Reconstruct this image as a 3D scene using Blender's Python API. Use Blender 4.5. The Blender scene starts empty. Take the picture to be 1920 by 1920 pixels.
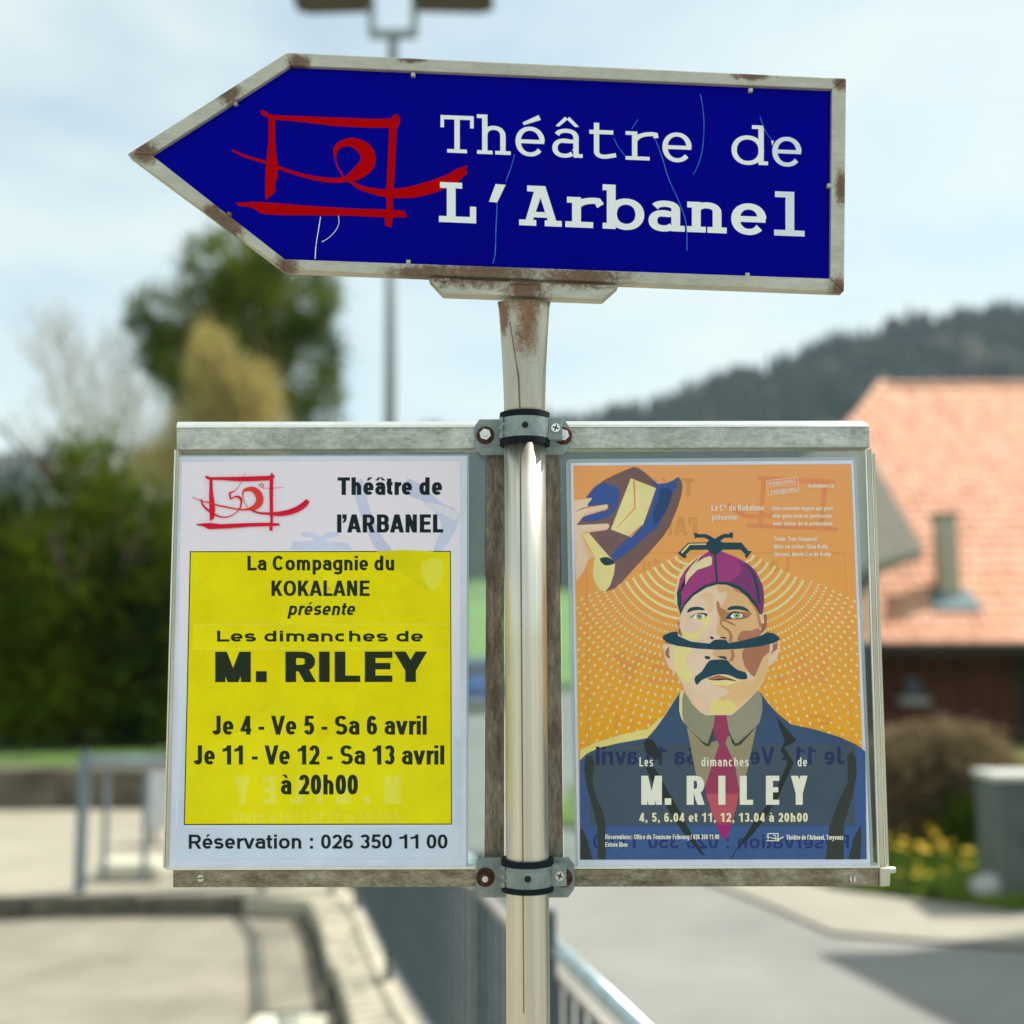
import bpy, bmesh, math, random
from mathutils import Vector, Matrix, noise
from mathutils.geometry import tessellate_polygon
random.seed(7)
S = bpy.context.scene
COL = S.collection
R = math.radians

# ------------------------------------------------------------------ camera
F = 2080.0                      # focal length in pixels of the 1920 px frame
PITCH = math.atan(237 / F)
ROLL = 0.0045
CAM = Vector((0, 0, 2.0))
_f = Vector((0, math.cos(PITCH), math.sin(PITCH)))
_u0 = Vector((0, -math.sin(PITCH), math.cos(PITCH)))
_r0 = Vector((1, 0, 0))
_r = _r0 * math.cos(ROLL) - _u0 * math.sin(ROLL)
_u = _u0 * math.cos(ROLL) + _r0 * math.sin(ROLL)
cd = bpy.data.cameras.new('camera')
cam = bpy.data.objects.new('camera', cd)
COL.objects.link(cam)
M = Matrix((_r, _u, -_f)).transposed().to_4x4()
M.translation = CAM
cam.matrix_world = M
cd.sensor_width = 36
cd.lens = 36 * F / 1920
cd.clip_start = 0.05
cd.clip_end = 5000
cd.dof.use_dof = True
cd.dof.focus_distance = 1.16
cd.dof.aperture_fstop = 2.3
cd.dof.aperture_blades = 0
S.camera = cam

# ------------------------------------------------------------------ world, sun, exposure
SUN = Vector((0.50, 0.175, 0.80)).normalized()
w = bpy.data.worlds.new('World')
S.world = w
w.use_nodes = True
wn, wl = w.node_tree.nodes, w.node_tree.links
bg = wn['Background']
bg.inputs[1].default_value = 0.125
sky = wn.new('ShaderNodeTexSky')
sky.sky_type = 'NISHITA'
sky.sun_disc = False
sky.sun_elevation = math.asin(SUN.z)
sky.sun_rotation = math.atan2(SUN.x, SUN.y)
sky.air_density = 1.0
sky.dust_density = 1.2
sky.ozone_density = 0.25
tc = wn.new('ShaderNodeTexCoord')
mp = wn.new('ShaderNodeMapping')
mp.inputs['Scale'].default_value = (1.0, 1.0, 2.6)
mp.inputs['Rotation'].default_value = (0.1, 0.25, 0.4)
nz = wn.new('ShaderNodeTexNoise')
nz.inputs['Scale'].default_value = 2.6
nz.inputs['Detail'].default_value = 6
nz.inputs['Roughness'].default_value = 0.52
nz.inputs['Distortion'].default_value = 0.35
cr = wn.new('ShaderNodeValToRGB')
cr.color_ramp.elements[0].position = 0.38
cr.color_ramp.elements[0].color = (.42, .42, .42, 1)
cr.color_ramp.elements[1].position = 0.66
cr.color_ramp.elements[1].color = (.93, .93, .93, 1)
mx = wn.new('ShaderNodeMix')
mx.data_type = 'RGBA'
mx.inputs[7].default_value = (4.45, 5.05, 4.80, 1)
wl.new(tc.outputs['Generated'], mp.inputs[0])
wl.new(mp.outputs[0], nz.inputs['Vector'])
wl.new(nz.outputs['Fac'], cr.inputs[0])
wl.new(cr.outputs[0], mx.inputs[0])
tn = wn.new('ShaderNodeMix'); tn.data_type = 'RGBA'; tn.blend_type = 'MULTIPLY'; tn.inputs[0].default_value = 1
tn.inputs[7].default_value = (.93, 1.0, .93, 1)
wl.new(sky.outputs[0], tn.inputs[6]); wl.new(tn.outputs[2], mx.inputs[6])
wl.new(mx.outputs[2], bg.inputs[0])

sd = bpy.data.lights.new('sun', 'SUN')
sd.energy = 3.5
sd.angle = R(0.8)
sd.color = (1, .95, .86)
so = bpy.data.objects.new('sun', sd)
COL.objects.link(so)
so.rotation_euler = SUN.to_track_quat('Z', 'Y').to_euler()

S.view_settings.view_transform = 'Standard'
S.view_settings.look = 'None'
S.view_settings.exposure = 0.72
S.view_settings.gamma = 1
S.view_settings.use_curve_mapping = False

# ------------------------------------------------------------------ helpers
def ray(px, py):
    return (_f * F + _r * (px - 960) - _u * (py - 960))
def at(px, py, Y):                       # point on the upright plane y = Y
    d = ray(px, py)
    return CAM + d * (Y / d.y)
def gr(px, py, z=0.0):                   # point on a level plane
    d = ray(px, py)
    return CAM + d * ((z - CAM.z) / d.z)

def tag(o, label=None, cat=None, group=None, kind=None):
    if label: o['label'] = label
    if cat: o['category'] = cat
    if group: o['group'] = group
    if kind: o['kind'] = kind
    return o
def link(o, parent=None):
    COL.objects.link(o)
    if parent: o.parent = parent
    return o
def empty(name, loc, rz=0):
    o = bpy.data.objects.new(name, None)
    o.location = loc
    o.rotation_euler = (0, 0, rz)
    o.empty_display_size = .1
    return link(o)
def wm(o):
    l = Matrix.Translation(o.location) @ o.rotation_euler.to_matrix().to_4x4()
    return wm(o.parent) @ o.matrix_parent_inverse @ l if o.parent else l
def place(o, parent):
    """parent o but keep its mesh in world coordinates"""
    if parent:
        o.parent = parent
        o.matrix_parent_inverse = wm(parent).inverted()
def me(name, vs, fs, mats, parent=None, smooth=False, mi=None):
    d = bpy.data.meshes.new(name)
    d.from_pydata([tuple(v) for v in vs], [], fs)
    for m in (mats if isinstance(mats, (list, tuple)) else [mats]):
        d.materials.append(m)
    if mi: d.polygons.foreach_set('material_index', mi)
    if smooth: d.polygons.foreach_set('use_smooth', [True] * len(d.polygons))
    d.update()
    o = bpy.data.objects.new(name, d)
    COL.objects.link(o)
    place(o, parent)
    return o
def bmo(name, bm, mats, parent=None, smooth=False):
    d = bpy.data.meshes.new(name)
    bmesh.ops.recalc_face_normals(bm, faces=bm.faces)
    bm.to_mesh(d)
    bm.free()
    for m in (mats if isinstance(mats, (list, tuple)) else [mats]):
        d.materials.append(m)
    if smooth: d.polygons.foreach_set('use_smooth', [True] * len(d.polygons))
    o = bpy.data.objects.new(name, d)
    COL.objects.link(o)
    place(o, parent)
    return o
def box(bm, c, s, bev=0, rot=None):
    r = bmesh.ops.create_cube(bm, size=1)
    vs = r['verts']
    for v in vs:
        p = Vector((v.co.x * s[0], v.co.y * s[1], v.co.z * s[2]))
        if rot: p = rot @ p
        v.co = p + Vector(c)
    if bev:
        es = list({e for v in vs for e in v.link_edges})
        bmesh.ops.bevel(bm, geom=es, offset=bev, segments=2, affect='EDGES', profile=.5)
def prism(bm, pts, n, bev=0):
    """pts: front polygon (Vectors), n: extrusion vector"""
    a = [bm.verts.new(p) for p in pts]
    b = [bm.verts.new(p + n) for p in pts]
    k = len(pts)
    fs = [bm.faces.new(a), bm.faces.new(b[::-1])]
    for i in range(k):
        fs.append(bm.faces.new((a[i], b[i], b[(i + 1) % k], a[(i + 1) % k])))
    if bev:
        es = list({e for f in fs for e in f.edges})
        bmesh.ops.bevel(bm, geom=es, offset=bev, segments=2, affect='EDGES', profile=.5)
def tube(bm, a, b, r0, r1=None, n=10, cap=True):
    a, b = Vector(a), Vector(b)
    r1 = r0 if r1 is None else r1
    d = (b - a).normalized()
    x = d.orthogonal().normalized()
    y = d.cross(x)
    ra, rb = [], []
    for i in range(n):
        t = 2 * math.pi * i / n
        k = x * math.cos(t) + y * math.sin(t)
        ra.append(bm.verts.new(a + k * r0))
        rb.append(bm.verts.new(b + k * r1))
    for i in range(n):
        bm.faces.new((ra[i], ra[(i + 1) % n], rb[(i + 1) % n], rb[i]))
    if cap:
        bm.faces.new(ra[::-1])
        bm.faces.new(rb)

# ------------------------------------------------------------------ materials
def srgb(r, g, b):
    f = lambda c: (c / 255 / 12.92) if c / 255 <= .04045 else ((c / 255 + .055) / 1.055) ** 2.4
    return (f(r), f(g), f(b))
def mat(name, col, rough=.6, metal=0, var=.12, scale=8, bump=0, bscale=60, col2=None, stretch=None, spec=.5, detail=6):
    m = bpy.data.materials.new(name)
    m.use_nodes = True
    n, l = m.node_tree.nodes, m.node_tree.links
    b = n['Principled BSDF']
    b.inputs['Roughness'].default_value = rough
    b.inputs['Metallic'].default_value = metal
    b.inputs['Specular IOR Level'].default_value = spec
    t = n.new('ShaderNodeTexCoord')
    mpn = n.new('ShaderNodeMapping')
    if stretch: mpn.inputs['Scale'].default_value = stretch
    l.new(t.outputs['Object'], mpn.inputs[0])
    z = n.new('ShaderNodeTexNoise')
    z.inputs['Scale'].default_value = scale
    z.inputs['Detail'].default_value = detail
    z.inputs['Roughness'].default_value = .62
    l.new(mpn.outputs[0], z.inputs['Vector'])
    r = n.new('ShaderNodeValToRGB')
    c2 = col2 or tuple(c * (1 - var * 1.6) for c in col)
    c1 = col if col2 else tuple(min(1, c * (1 + var)) for c in col)
    r.color_ramp.elements[0].position = .34
    r.color_ramp.elements[0].color = (*c2, 1)
    r.color_ramp.elements[1].position = .68
    r.color_ramp.elements[1].color = (*c1, 1)
    l.new(z.outputs['Fac'], r.inputs[0])
    l.new(r.outputs[0], b.inputs['Base Color'])
    if bump:
        z2 = n.new('ShaderNodeTexNoise')
        z2.inputs['Scale'].default_value = bscale
        z2.inputs['Detail'].default_value = 4
        l.new(mpn.outputs[0], z2.inputs['Vector'])
        bp = n.new('ShaderNodeBump')
        bp.inputs['Strength'].default_value = bump
        bp.inputs['Distance'].default_value = .01
        l.new(z2.outputs['Fac'], bp.inputs['Height'])
        l.new(bp.outputs[0], b.inputs['Normal'])
    return m

def worn(name, base, base2, stain, spots=(), rough=.38, metal=.55, nscale=30, amount=.5, stretch=(1, 1, 1), bump=.15, dirt=(.10, .075, .04)):
    """weathered metal: two tone grain, dirt flecks, rust round given places"""
    m = bpy.data.materials.new(name)
    m.use_nodes = True
    n, l = m.node_tree.nodes, m.node_tree.links
    b = n['Principled BSDF']
    t = n.new('ShaderNodeTexCoord')
    mpn = n.new('ShaderNodeMapping')
    mpn.inputs['Scale'].default_value = stretch
    l.new(t.outputs['Object'], mpn.inputs[0])
    def nse(sc, det=7, ro=.65, src=mpn.outputs[0], dist=0):
        z = n.new('ShaderNodeTexNoise')
        z.inputs['Scale'].default_value = sc
        z.inputs['Detail'].default_value = det
        z.inputs['Roughness'].default_value = ro
        z.inputs['Distortion'].default_value = dist
        l.new(src, z.inputs['Vector'])
        return z.outputs['Fac']
    def ramp(src, a, bb):
        r = n.new('ShaderNodeMapRange')
        r.inputs['From Min'].default_value = a
        r.inputs['From Max'].default_value = bb
        l.new(src, r.inputs[0])
        return r.outputs[0]
    def mix(fac, ca, cb):
        x = n.new('ShaderNodeMix')
        x.data_type = 'RGBA'
        l.new(fac, x.inputs[0])
        for i, c in ((6, ca), (7, cb)):
            if isinstance(c, tuple): x.inputs[i].default_value = (*c, 1)
            else: l.new(c, x.inputs[i])
        return x.outputs[2]
    def math_(op, a, bb):
        x = n.new('ShaderNodeMath')
        x.operation = op
        x.use_clamp = op in ('MULTIPLY', 'ADD')
        for i, c in enumerate((a, bb)):
            if isinstance(c, (int, float)): x.inputs[i].default_value = c
            else: l.new(c, x.inputs[i])
        return x.outputs[0]
    g = mix(ramp(nse(nscale), .38, .64), base2, base)
    d = ramp(nse(nscale * 2.3, 9, .75, dist=.6), .70 - .22 * amount, .80 - .12 * amount)
    dm = math_('MULTIPLY', d, ramp(nse(nscale * .35, 3), .44, .60))
    g = mix(math_('MULTIPLY', dm, .85), g, dirt)
    fg = n.new('ShaderNodeMix'); fg.data_type = 'RGBA'; fg.blend_type = 'MULTIPLY'; fg.inputs[0].default_value = 1
    fr_ = n.new('ShaderNodeMapRange'); fr_.inputs['From Min'].default_value = .3; fr_.inputs['From Max'].default_value = .7
    fr_.inputs['To Min'].default_value = 1 - .42 * amount; fr_.inputs['To Max'].default_value = 1.0 + .18 * amount
    l.new(nse(nscale * 7, 5, .7), fr_.inputs[0])
    l.new(g, fg.inputs[6]); l.new(fr_.outputs[0], fg.inputs[7])
    g = fg.outputs[2]
    tot = None
    for (p, rad, s) in spots:
        v = n.new('ShaderNodeVectorMath')
        v.operation = 'DISTANCE'
        mm = n.new('ShaderNodeMapping')
        mm.inputs['Scale'].default_value = s
        l.new(t.outputs['Object'], mm.inputs[0])
        l.new(mm.outputs[0], v.inputs[0])
        v.inputs[1].default_value = (p[0] * s[0], p[1] * s[1], p[2] * s[2])
        q = n.new('ShaderNodeMapRange')
        q.inputs['From Min'].default_value = rad
        q.inputs['From Max'].default_value = rad * .15
        l.new(v.outputs['Value'], q.inputs[0])
        tot = q.outputs[0] if tot is None else math_('MAXIMUM', tot, q.outputs[0])
    if tot is not None:
        nn = nse(130, 10, .85, t.outputs['Object'], .3)
        k = ramp(math_('ADD', math_('MULTIPLY', tot, .46), math_('MULTIPLY', nn, .75)), .63, .78)
        k = math_('MULTIPLY', k, ramp(tot, 0, .25))
        st = mix(ramp(nse(160, 6, .7, t.outputs['Object']), .35, .65), stain, tuple(c * .45 for c in stain))
        g = mix(math_('MULTIPLY', k, .92), g, st)
        inv = math_('SUBTRACT', 1.0, k)
        l.new(math_('MULTIPLY', inv, metal), b.inputs['Metallic'])
    else:
        b.inputs['Metallic'].default_value = metal
    l.new(g, b.inputs['Base Color'])
    rr = n.new('ShaderNodeMapRange')
    rr.inputs['To Min'].default_value = rough - .1
    rr.inputs['To Max'].default_value = rough + .18
    l.new(nse(nscale * 1.4), rr.inputs[0])
    l.new(rr.outputs[0], b.inputs['Roughness'])
    if bump:
        bp = n.new('ShaderNodeBump')
        bp.inputs['Strength'].default_value = bump
        bp.inputs['Distance'].default_value = .002
        l.new(nse(nscale * 3, 6), bp.inputs['Height'])
        l.new(bp.outputs[0], b.inputs['Normal'])
    return m

_ink = {}
def gain(c):
    v = srgb(*c)
    k = min(1.28, .96 / max(max(v), 1e-6))
    return tuple(q * k for q in v)
def ink(c, rough=.5, var=.06, spec=.12):
    k = (c, rough, spec)
    if k not in _ink:
        _ink[k] = mat('print_ink', gain(c), rough, 0, var, 14, 0, spec=spec)
    return _ink[k]

# ------------------------------------------------------------------ flat print engine (traced in picture units, laid on an upright plane)
class Art:
    def __init__(s, Y, eps=1.2e-5):
        s.Y, s.eps, s.z = Y, eps, 0
        s.v, s.f, s.mi, s.mats = [], [], [], []
    def m(s, mt):
        if mt not in s.mats: s.mats.append(mt)
        return s.mats.index(mt)
    def up(s): s.z += 1
    def tri(s, pts, tris, mt, z=None):
        z = s.z if z is None else z
        b = len(s.v)
        Y = s.Y - z * s.eps
        s.v += [at(p[0], p[1], Y) for p in pts]
        k = s.m(mt)
        for t in tris:
            s.f.append(tuple(b + i for i in t))
            s.mi.append(k)
    def poly(s, pts, mt, up=True, smooth=0):
        if smooth: pts = catmull(pts, smooth)
        t = tessellate_polygon([[Vector((p[0], p[1], 0)) for p in pts]])
        if up: s.up()
        s.tri(pts, t, mt)
    def ribbon(s, pts, ws, mt, up=True):
        """open stroke of varying width"""
        if up: s.up()
        L_, R_ = [], []
        n = len(pts)
        for i, p in enumerate(pts):
            a = pts[max(0, i - 1)]
            b = pts[min(n - 1, i + 1)]
            dx, dy = b[0] - a[0], b[1] - a[1]
            q = math.hypot(dx, dy) or 1
            w_ = ws[i] / 2 if isinstance(ws, (list, tuple)) else ws / 2
            L_.append((p[0] - dy / q * w_, p[1] + dx / q * w_))
            R_.append((p[0] + dy / q * w_, p[1] - dx / q * w_))
        s.tri(L_ + R_, [(i, i + 1, n + i + 1, n + i) for i in range(n - 1)], mt)
    def build(s, name, parent):
        return me(name, s.v, s.f, s.mats, parent, mi=s.mi)
def catmull(p, k=4, closed=True):
    out, n = [], len(p)
    rng = range(n) if closed else range(n - 1)
    for i in rng:
        if closed: a, b, c, d = p[i - 1], p[i], p[(i + 1) % n], p[(i + 2) % n]
        else: a, b, c, d = p[max(0, i - 1)], p[i], p[i + 1], p[min(n - 1, i + 2)]
        for j in range(k):
            t = j / k
            out.append(tuple(.5 * (2 * b[q] + (c[q] - a[q]) * t + (2 * a[q] - 5 * b[q] + 4 * c[q] - d[q]) * t * t
                                   + (3 * b[q] - a[q] - 3 * c[q] + d[q]) * t ** 3) for q in (0, 1)))
    if not closed: out.append(tuple(p[-1]))
    return out
def lin(p, k=4): return catmull(p, k, False)

# ---- drawn sans lettering: every glyph is a set of pen strokes, pen wx (stems) by wy (bars)
def sgn(x): return -1 if x < 0 else 1
def arc(cx, cy, rx, ry, a0, a1, n=None, e=2.25):
    n = n or max(3, int(abs(a1 - a0) / 15))
    o = []
    for i in range(n + 1):
        t = R(a0 + (a1 - a0) * i / n)
        c, s_ = math.cos(t), math.sin(t)
        o.append((cx + rx * sgn(c) * abs(c) ** (2 / e), cy + ry * sgn(s_) * abs(s_) ** (2 / e)))
    return o
ADV = {}
for k_, v_ in {'A': 722, 'B': 722, 'C': 722, 'D': 722, 'E': 667, 'F': 611, 'G': 778, 'I': 278, 'J': 500, 'K': 722, 'L': 611, 'M': 870,
               'N': 722, 'O': 778, 'R': 722, 'S': 667, 'T': 611, 'U': 722, 'V': 667, 'Y': 667, 'a': 570, 'b': 611, 'c': 556, 'd': 611,
               'e': 570, 'f': 333, 'g': 611, 'h': 611, 'i': 278, 'k': 556, 'l': 278, 'm': 889, 'n': 611, 'o': 611, 'p': 611, 'q': 611,
               'r': 389, 's': 556, 't': 333, 'u': 611, 'v': 556, 'x': 556, 'y': 556, '.': 278, ',': 278, '-': 350, ':': 333,
               '/': 300, ' ': 278, '’': 250}.items():
    ADV[k_] = v_ / 718
for k_ in '0123456789': ADV[k_] = 556 / 718
BASE = {'é': ('e', 'a'), 'è': ('e', 'g'), 'ê': ('e', 'c'), 'â': ('a', 'c'), 'à': ('a', 'g'), 'ç': ('c', 'd')}
LS = dict.fromkeys('BDEFIKLMNRUbhiklmnpru', (.10, .05))
LS.update(dict.fromkeys('COGSceosag0235689', (.05, .05)))
LS.update(dict.fromkeys('IMNUHhmnuli', (.095, .095)))
LS.update(dict.fromkeys('AVYTvxy', (.01, .01)))
LS.update(dict.fromkeys('dqJ', (.05, .10)))
LS.update({'1': (.08, .12), '4': (.03, .04), 'r': (.10, .0), 't': (.02, .03), 'f': (.02, .0), 'L': (.1, .03), '-': (.06, .06), '/': (0, 0)})

def glyph(ch, W, wx, wy, cap, xh):
    """list of polygons in glyph space, y up, inside 0..W"""
    P = []
    hx, hy = wx / 2, wy / 2
    l, r, b, t, x = hx, W - hx, hy, cap - hy, xh - hy
    m = W / 2
    de = -.28 * cap
    def V(xx, y0, y1, w_=None):
        q = (w_ or wx) / 2
        P.append([(xx - q, y0), (xx + q, y0), (xx + q, y1), (xx - q, y1)])
    def H(yy, x0, x1, w_=None):
        q = (w_ or wy) / 2
        P.append([(x0, yy - q), (x1, yy - q), (x1, yy + q), (x0, yy + q)])
    def C(pts):
        n = len(pts)
        A, B = [], []
        cl = math.hypot(pts[0][0] - pts[-1][0], pts[0][1] - pts[-1][1]) < .01
        for i, p in enumerate(pts):
            a, c = (pts[-2], pts[1]) if cl and i in (0, n - 1) else (pts[max(0, i - 1)], pts[min(n - 1, i + 1)])
            dx, dy = c[0] - a[0], c[1] - a[1]
            q = math.hypot(dx, dy) or 1
            nx, ny = -dy / q, dx / q
            h = .5 * math.hypot(wx * nx, wy * ny)
            A.append((p[0] + nx * h, p[1] + ny * h))
            B.append((p[0] - nx * h, p[1] - ny * h))
        P.append(('strip', A, B))
    def D(x0, y0, x1, y1, k=1.0):          # slanted stroke with level ends
        dx, dy = x1 - x0, y1 - y0
        hw = k * hx * math.hypot(1, (dx / dy) * .75) 
        P.append([(x0 - hw, y0), (x0 + hw, y0), (x1 + hw, y1), (x1 - hw, y1)])
    mid = cap * .52
    if ch == 'A': D(l, 0, m - hx * .12, cap); D(r, 0, m + hx * .12, cap); H(cap * .27, W * .24, W * .76, wy * .9)
    elif ch == 'B':
        V(l, 0, cap); ry = (t - mid) / 2; ry2 = (mid - b) / 2; rx = W * .26
        for yy in (t, mid, b): H(yy, l, r - rx)
        C(arc(r - rx - W * .03, mid + ry, rx, ry, 90, -90)); C(arc(r - rx, b + ry2, rx, ry2, 90, -90))
    elif ch in 'CG':
        C(arc(m, cap / 2, r - m, t - cap / 2, 38, 322 if ch == 'C' else 350))
        if ch == 'G': H(cap * .42, m + wx * .05, W - wx * .0); V(r, 0 + cap * .06, cap * .42)
    elif ch == 'D':
        V(l, 0, cap); rx = W * .42; H(t, l, r - rx); H(b, l, r - rx); C(arc(r - rx, cap / 2, rx, t - cap / 2, 90, -90))
    elif ch == 'E': V(l, 0, cap); H(t, l, W); H(mid, l, W * .93); H(b, l, W)
    elif ch == 'F': V(l, 0, cap); H(t, l, W); H(mid, l, W * .9)
    elif ch == 'I': V(m, 0, cap)
    elif ch == 'J': V(r, cap * .25, cap); C([(r, cap * .27)] + arc(m, cap * .25, r - m, cap * .25 - b, 0, -170)[1:])
    elif ch == 'K': V(l, 0, cap); D(l + hx * .4, cap * .30, r - hx * .1, cap); D(r, 0, W * .42, cap * .62)
    elif ch == 'L': V(l, 0, cap); H(b, l, W)
    elif ch == 'M': V(l, 0, cap, wx * .95); V(r, 0, cap, wx * .95); D(m, 0, l + hx * .2, cap, .98); D(m, 0, r - hx * .2, cap, .98)
    elif ch == 'N': V(l, 0, cap, wx * .95); V(r, 0, cap, wx * .95); D(r - hx * .1, 0, l + hx * .1, cap, 1.0)
    elif ch in 'O0': C(arc(m, cap / 2, r - m, t - cap / 2, 0, 360, 28))
    elif ch == 'R':
        V(l, 0, cap); mm = cap * .46; ry = (t - mm) / 2; rx = W * .3
        H(t, l, r - rx - W * .02); H(mm, l, r - rx - W * .02); C(arc(r - rx - W * .02, mm + ry, rx, ry, 90, -90)); D(r, 0, W * .56, mm)
    elif ch in 'Ss':
        T_, q = (t, cap) if ch == 'S' else (x, xh)
        c_ = (T_ + b) / 2; rr = r - m
        up_ = arc(m, (T_ + c_) / 2, rr * .95, (T_ - c_) / 2, 25, 265)
        lo = arc(m, (c_ + b) / 2, rr, (c_ - b) / 2, 85, -155)
        C(up_ + lo)
    elif ch == 'T': V(m, 0, cap); H(t, 0, W)
    elif ch == 'U': ry = cap * .33; C([(l, cap), (l, b + ry)] + arc(m, b + ry, r - m, ry, 180, 360)[1:] + [(r, cap)])
    elif ch == 'V': D(m, 0, l, cap); D(m, 0, r, cap)
    elif ch == 'Y': V(m, 0, cap * .45); D(m, cap * .40, l, cap); D(m, cap * .40, r, cap)
    elif ch == 'a':
        ry = (x - b) * .30
        V(r - wx * .02, 0, x - xh * .22); C([(r - wx * .02, x - xh * .24)] + arc(m - wx * .02, x - xh * .24, r - m, xh * .24, 0, 165)[1:])
        C(arc(m, b + ry, r - m, ry, 75, 285)); H(b + 2 * ry, m - wx * .1, r, wy * .85); H(b, m - wx * .1, r - wx * .1, wy * .9)
    elif ch == 'b': V(l, 0, cap); C(arc(m, (x + b) / 2, r - m, (x - b) / 2, 0, 360, 24))
    elif ch == 'c': C(arc(m, xh / 2, r - m, x - xh / 2, 45, 315))
    elif ch == 'd': V(r, 0, cap); C(arc(m, (x + b) / 2, r - m, (x - b) / 2, 0, 360, 24))
    elif ch == 'e': C(arc(m, xh / 2, r - m, x - xh / 2, 0, 318)); H(xh * .47, l, W - wx * .08, wy * .85)
    elif ch == 'f': V(W * .42, 0, cap - wy * .9); C([(W * .42, cap - wy)] + arc(W, cap - wy * 1.15, W * .58, wy * .65, 180, 95)[1:]); H(x, 0, W * .95, wy * .9)
    elif ch == 'g':
        C(arc(m, (x + b) / 2, r - m, (x - b) / 2, 0, 360, 24)); V(r, -.06 * cap, xh)
        C([(r, 0)] + arc(m, de + hy + cap * .14, r - m, cap * .14, 0, -155)[0:])
    elif ch in 'hn':
        V(l, 0, cap if ch == 'h' else xh); ry = xh * .33
        C(arc(m, x - ry, r - m, ry, 175, 0) + [(r, 0)])
    elif ch == 'i': V(m, 0, xh); V(m, cap - wy * .95, cap)
    elif ch == 'k': V(l, 0, cap); D(l + hx * .5, xh * .30, r - hx * .2, xh); D(r, 0, W * .42, xh * .68)
    elif ch == 'l': V(m, 0, cap)
    elif ch == 'm':
        V(l, 0, xh); ry = xh * .30; q = (m - l) / 2
        C(arc(l + q, x - ry, q, ry, 175, 0) + [(m, 0)]); C(arc(m + q, x - ry, q, ry, 175, 0) + [(r, 0)])
    elif ch == 'o': C(arc(m, (x + b) / 2, r - m, (x - b) / 2, 0, 360, 24))
    elif ch == 'p': V(l, de, xh); C(arc(m, (x + b) / 2, r - m, (x - b) / 2, 0, 360, 24))
    elif ch == 'q': V(r, de, xh); C(arc(m, (x + b) / 2, r - m, (x - b) / 2, 0, 360, 24))
    elif ch == 'r': V(l, 0, xh); C(arc(W + wx * .15, x - xh * .38, W + wx * .15 - l, xh * .38, 172, 92))
    elif ch == 't': V(W * .45, wy * .8, xh + cap * .2); C([(W * .45, wy * 1.2)] + arc(W, b + wy * .55, W * .55, wy * .55, 180, 268)[0:]); H(x, 0, W, wy * .9)
    elif ch == 'u': V(r, 0, xh); ry = xh * .33; C([(l, xh)] + arc(m, b + ry, r - m, ry, 180, 355))
    elif ch == 'v': D(m, 0, l * .9, xh); D(m, 0, W - l * .9, xh)
    elif ch == 'x': D(l, 0, r, xh); D(r, 0, l, xh)
    elif ch == 'y': D(m, 0, l * .9, xh); D(m - W * .14, de, W - l * .9, xh); H(de + hy, 0, m - W * .1, wy * .9)
    elif ch == '1': V(r - wx * .1, 0, cap); P.append([(0, cap * .66), (r, cap * .74), (r, cap), (r - wx * .55, cap), (r - wx * .9, cap * .86), (0, cap * .82)])
    elif ch == '2': C(arc(m, t - cap * .27, r - m, cap * .27, 165, -20) + [(m + wx * .1, cap * .33), (l + wx * .1, b)]); H(b, 0, W)
    elif ch == '3':
        C(arc(m, (t + mid) / 2, (r - m) * .94, (t - mid) / 2, 160, -90)); C(arc(m, (mid + b) / 2, r - m, (mid - b) / 2, 90, -160))
    elif ch == '4': V(W * .72, 0, cap); H(cap * .24, 0, W); D(l * .9, cap * .24, W * .70, cap, .9)
    elif ch == '5': H(t, W * .16, W * .95); P.append([(W * .14, cap), (W * .14 + wx * .95, cap), (W * .06 + wx, cap * .46), (W * .05, cap * .46)]); C(arc(m, cap * .33, r - m, cap * .33 - b, 135, -160))
    elif ch == '6': C(arc(m, cap * .32, r - m, cap * .32 - b, 0, 360, 24)); C(arc(m, cap * .5, r - m, t - cap * .5, 40, 180) + [(l, cap * .3)])
    elif ch == '.': V(m, 0, wx * 1.02, wx * 1.02)
    elif ch == ',': V(m, 0, wx * 1.0, wx); P.append([(m, 0), (m + hx, 0), (m + hx * .6, -wx * .55), (m - hx * .9, -wx * .8), (m - hx * .7, -wx * .55)])
    elif ch == ':': V(m, 0, wx); V(m, xh - wx, xh)
    elif ch == '-': H(cap * .34, 0, W)
    elif ch == '/': D(W * .2, -cap * .05, W * .8, cap, .8)
    elif ch == '’': V(m, cap - wx, cap); P.append([(m - hx * .1, cap - wx), (m + hx, cap - wx), (m + hx * .5, cap - wx * 1.7), (m - hx * .9, cap - wx * 2.0), (m - hx * .8, cap - wx * 1.7)])
    return P
def accent(kind, W, wx, wy, cap, xh):
    m = W / 2
    y0, y1 = xh + cap * .09, xh + cap * .27
    if kind == 'a': return [[(m - wx * .45, y0), (m + wx * .05, y0), (m + wx * .95, y1), (m + wx * .0, y1)]]
    if kind == 'g': return [[(m - wx * .05, y0), (m + wx * .45, y0), (m + wx * .0, y1), (m - wx * .95, y1)]]
    if kind == 'c':
        return [[(m - wx * 1.2, y0), (m - wx * .5, y0), (m + wx * .1, y1), (m - wx * .4, y1)], [(m + wx * .5, y0), (m + wx * 1.2, y0), (m + wx * .4, y1), (m - wx * .1, y1)]]
    return [[(m - wx * .2, 0), (m + wx * .3, 0), (m + wx * .1, -cap * .22), (m - wx * .7, -cap * .22), (m - wx * .6, -cap * .15), (m - wx * .2, -cap * .15)]]

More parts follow.
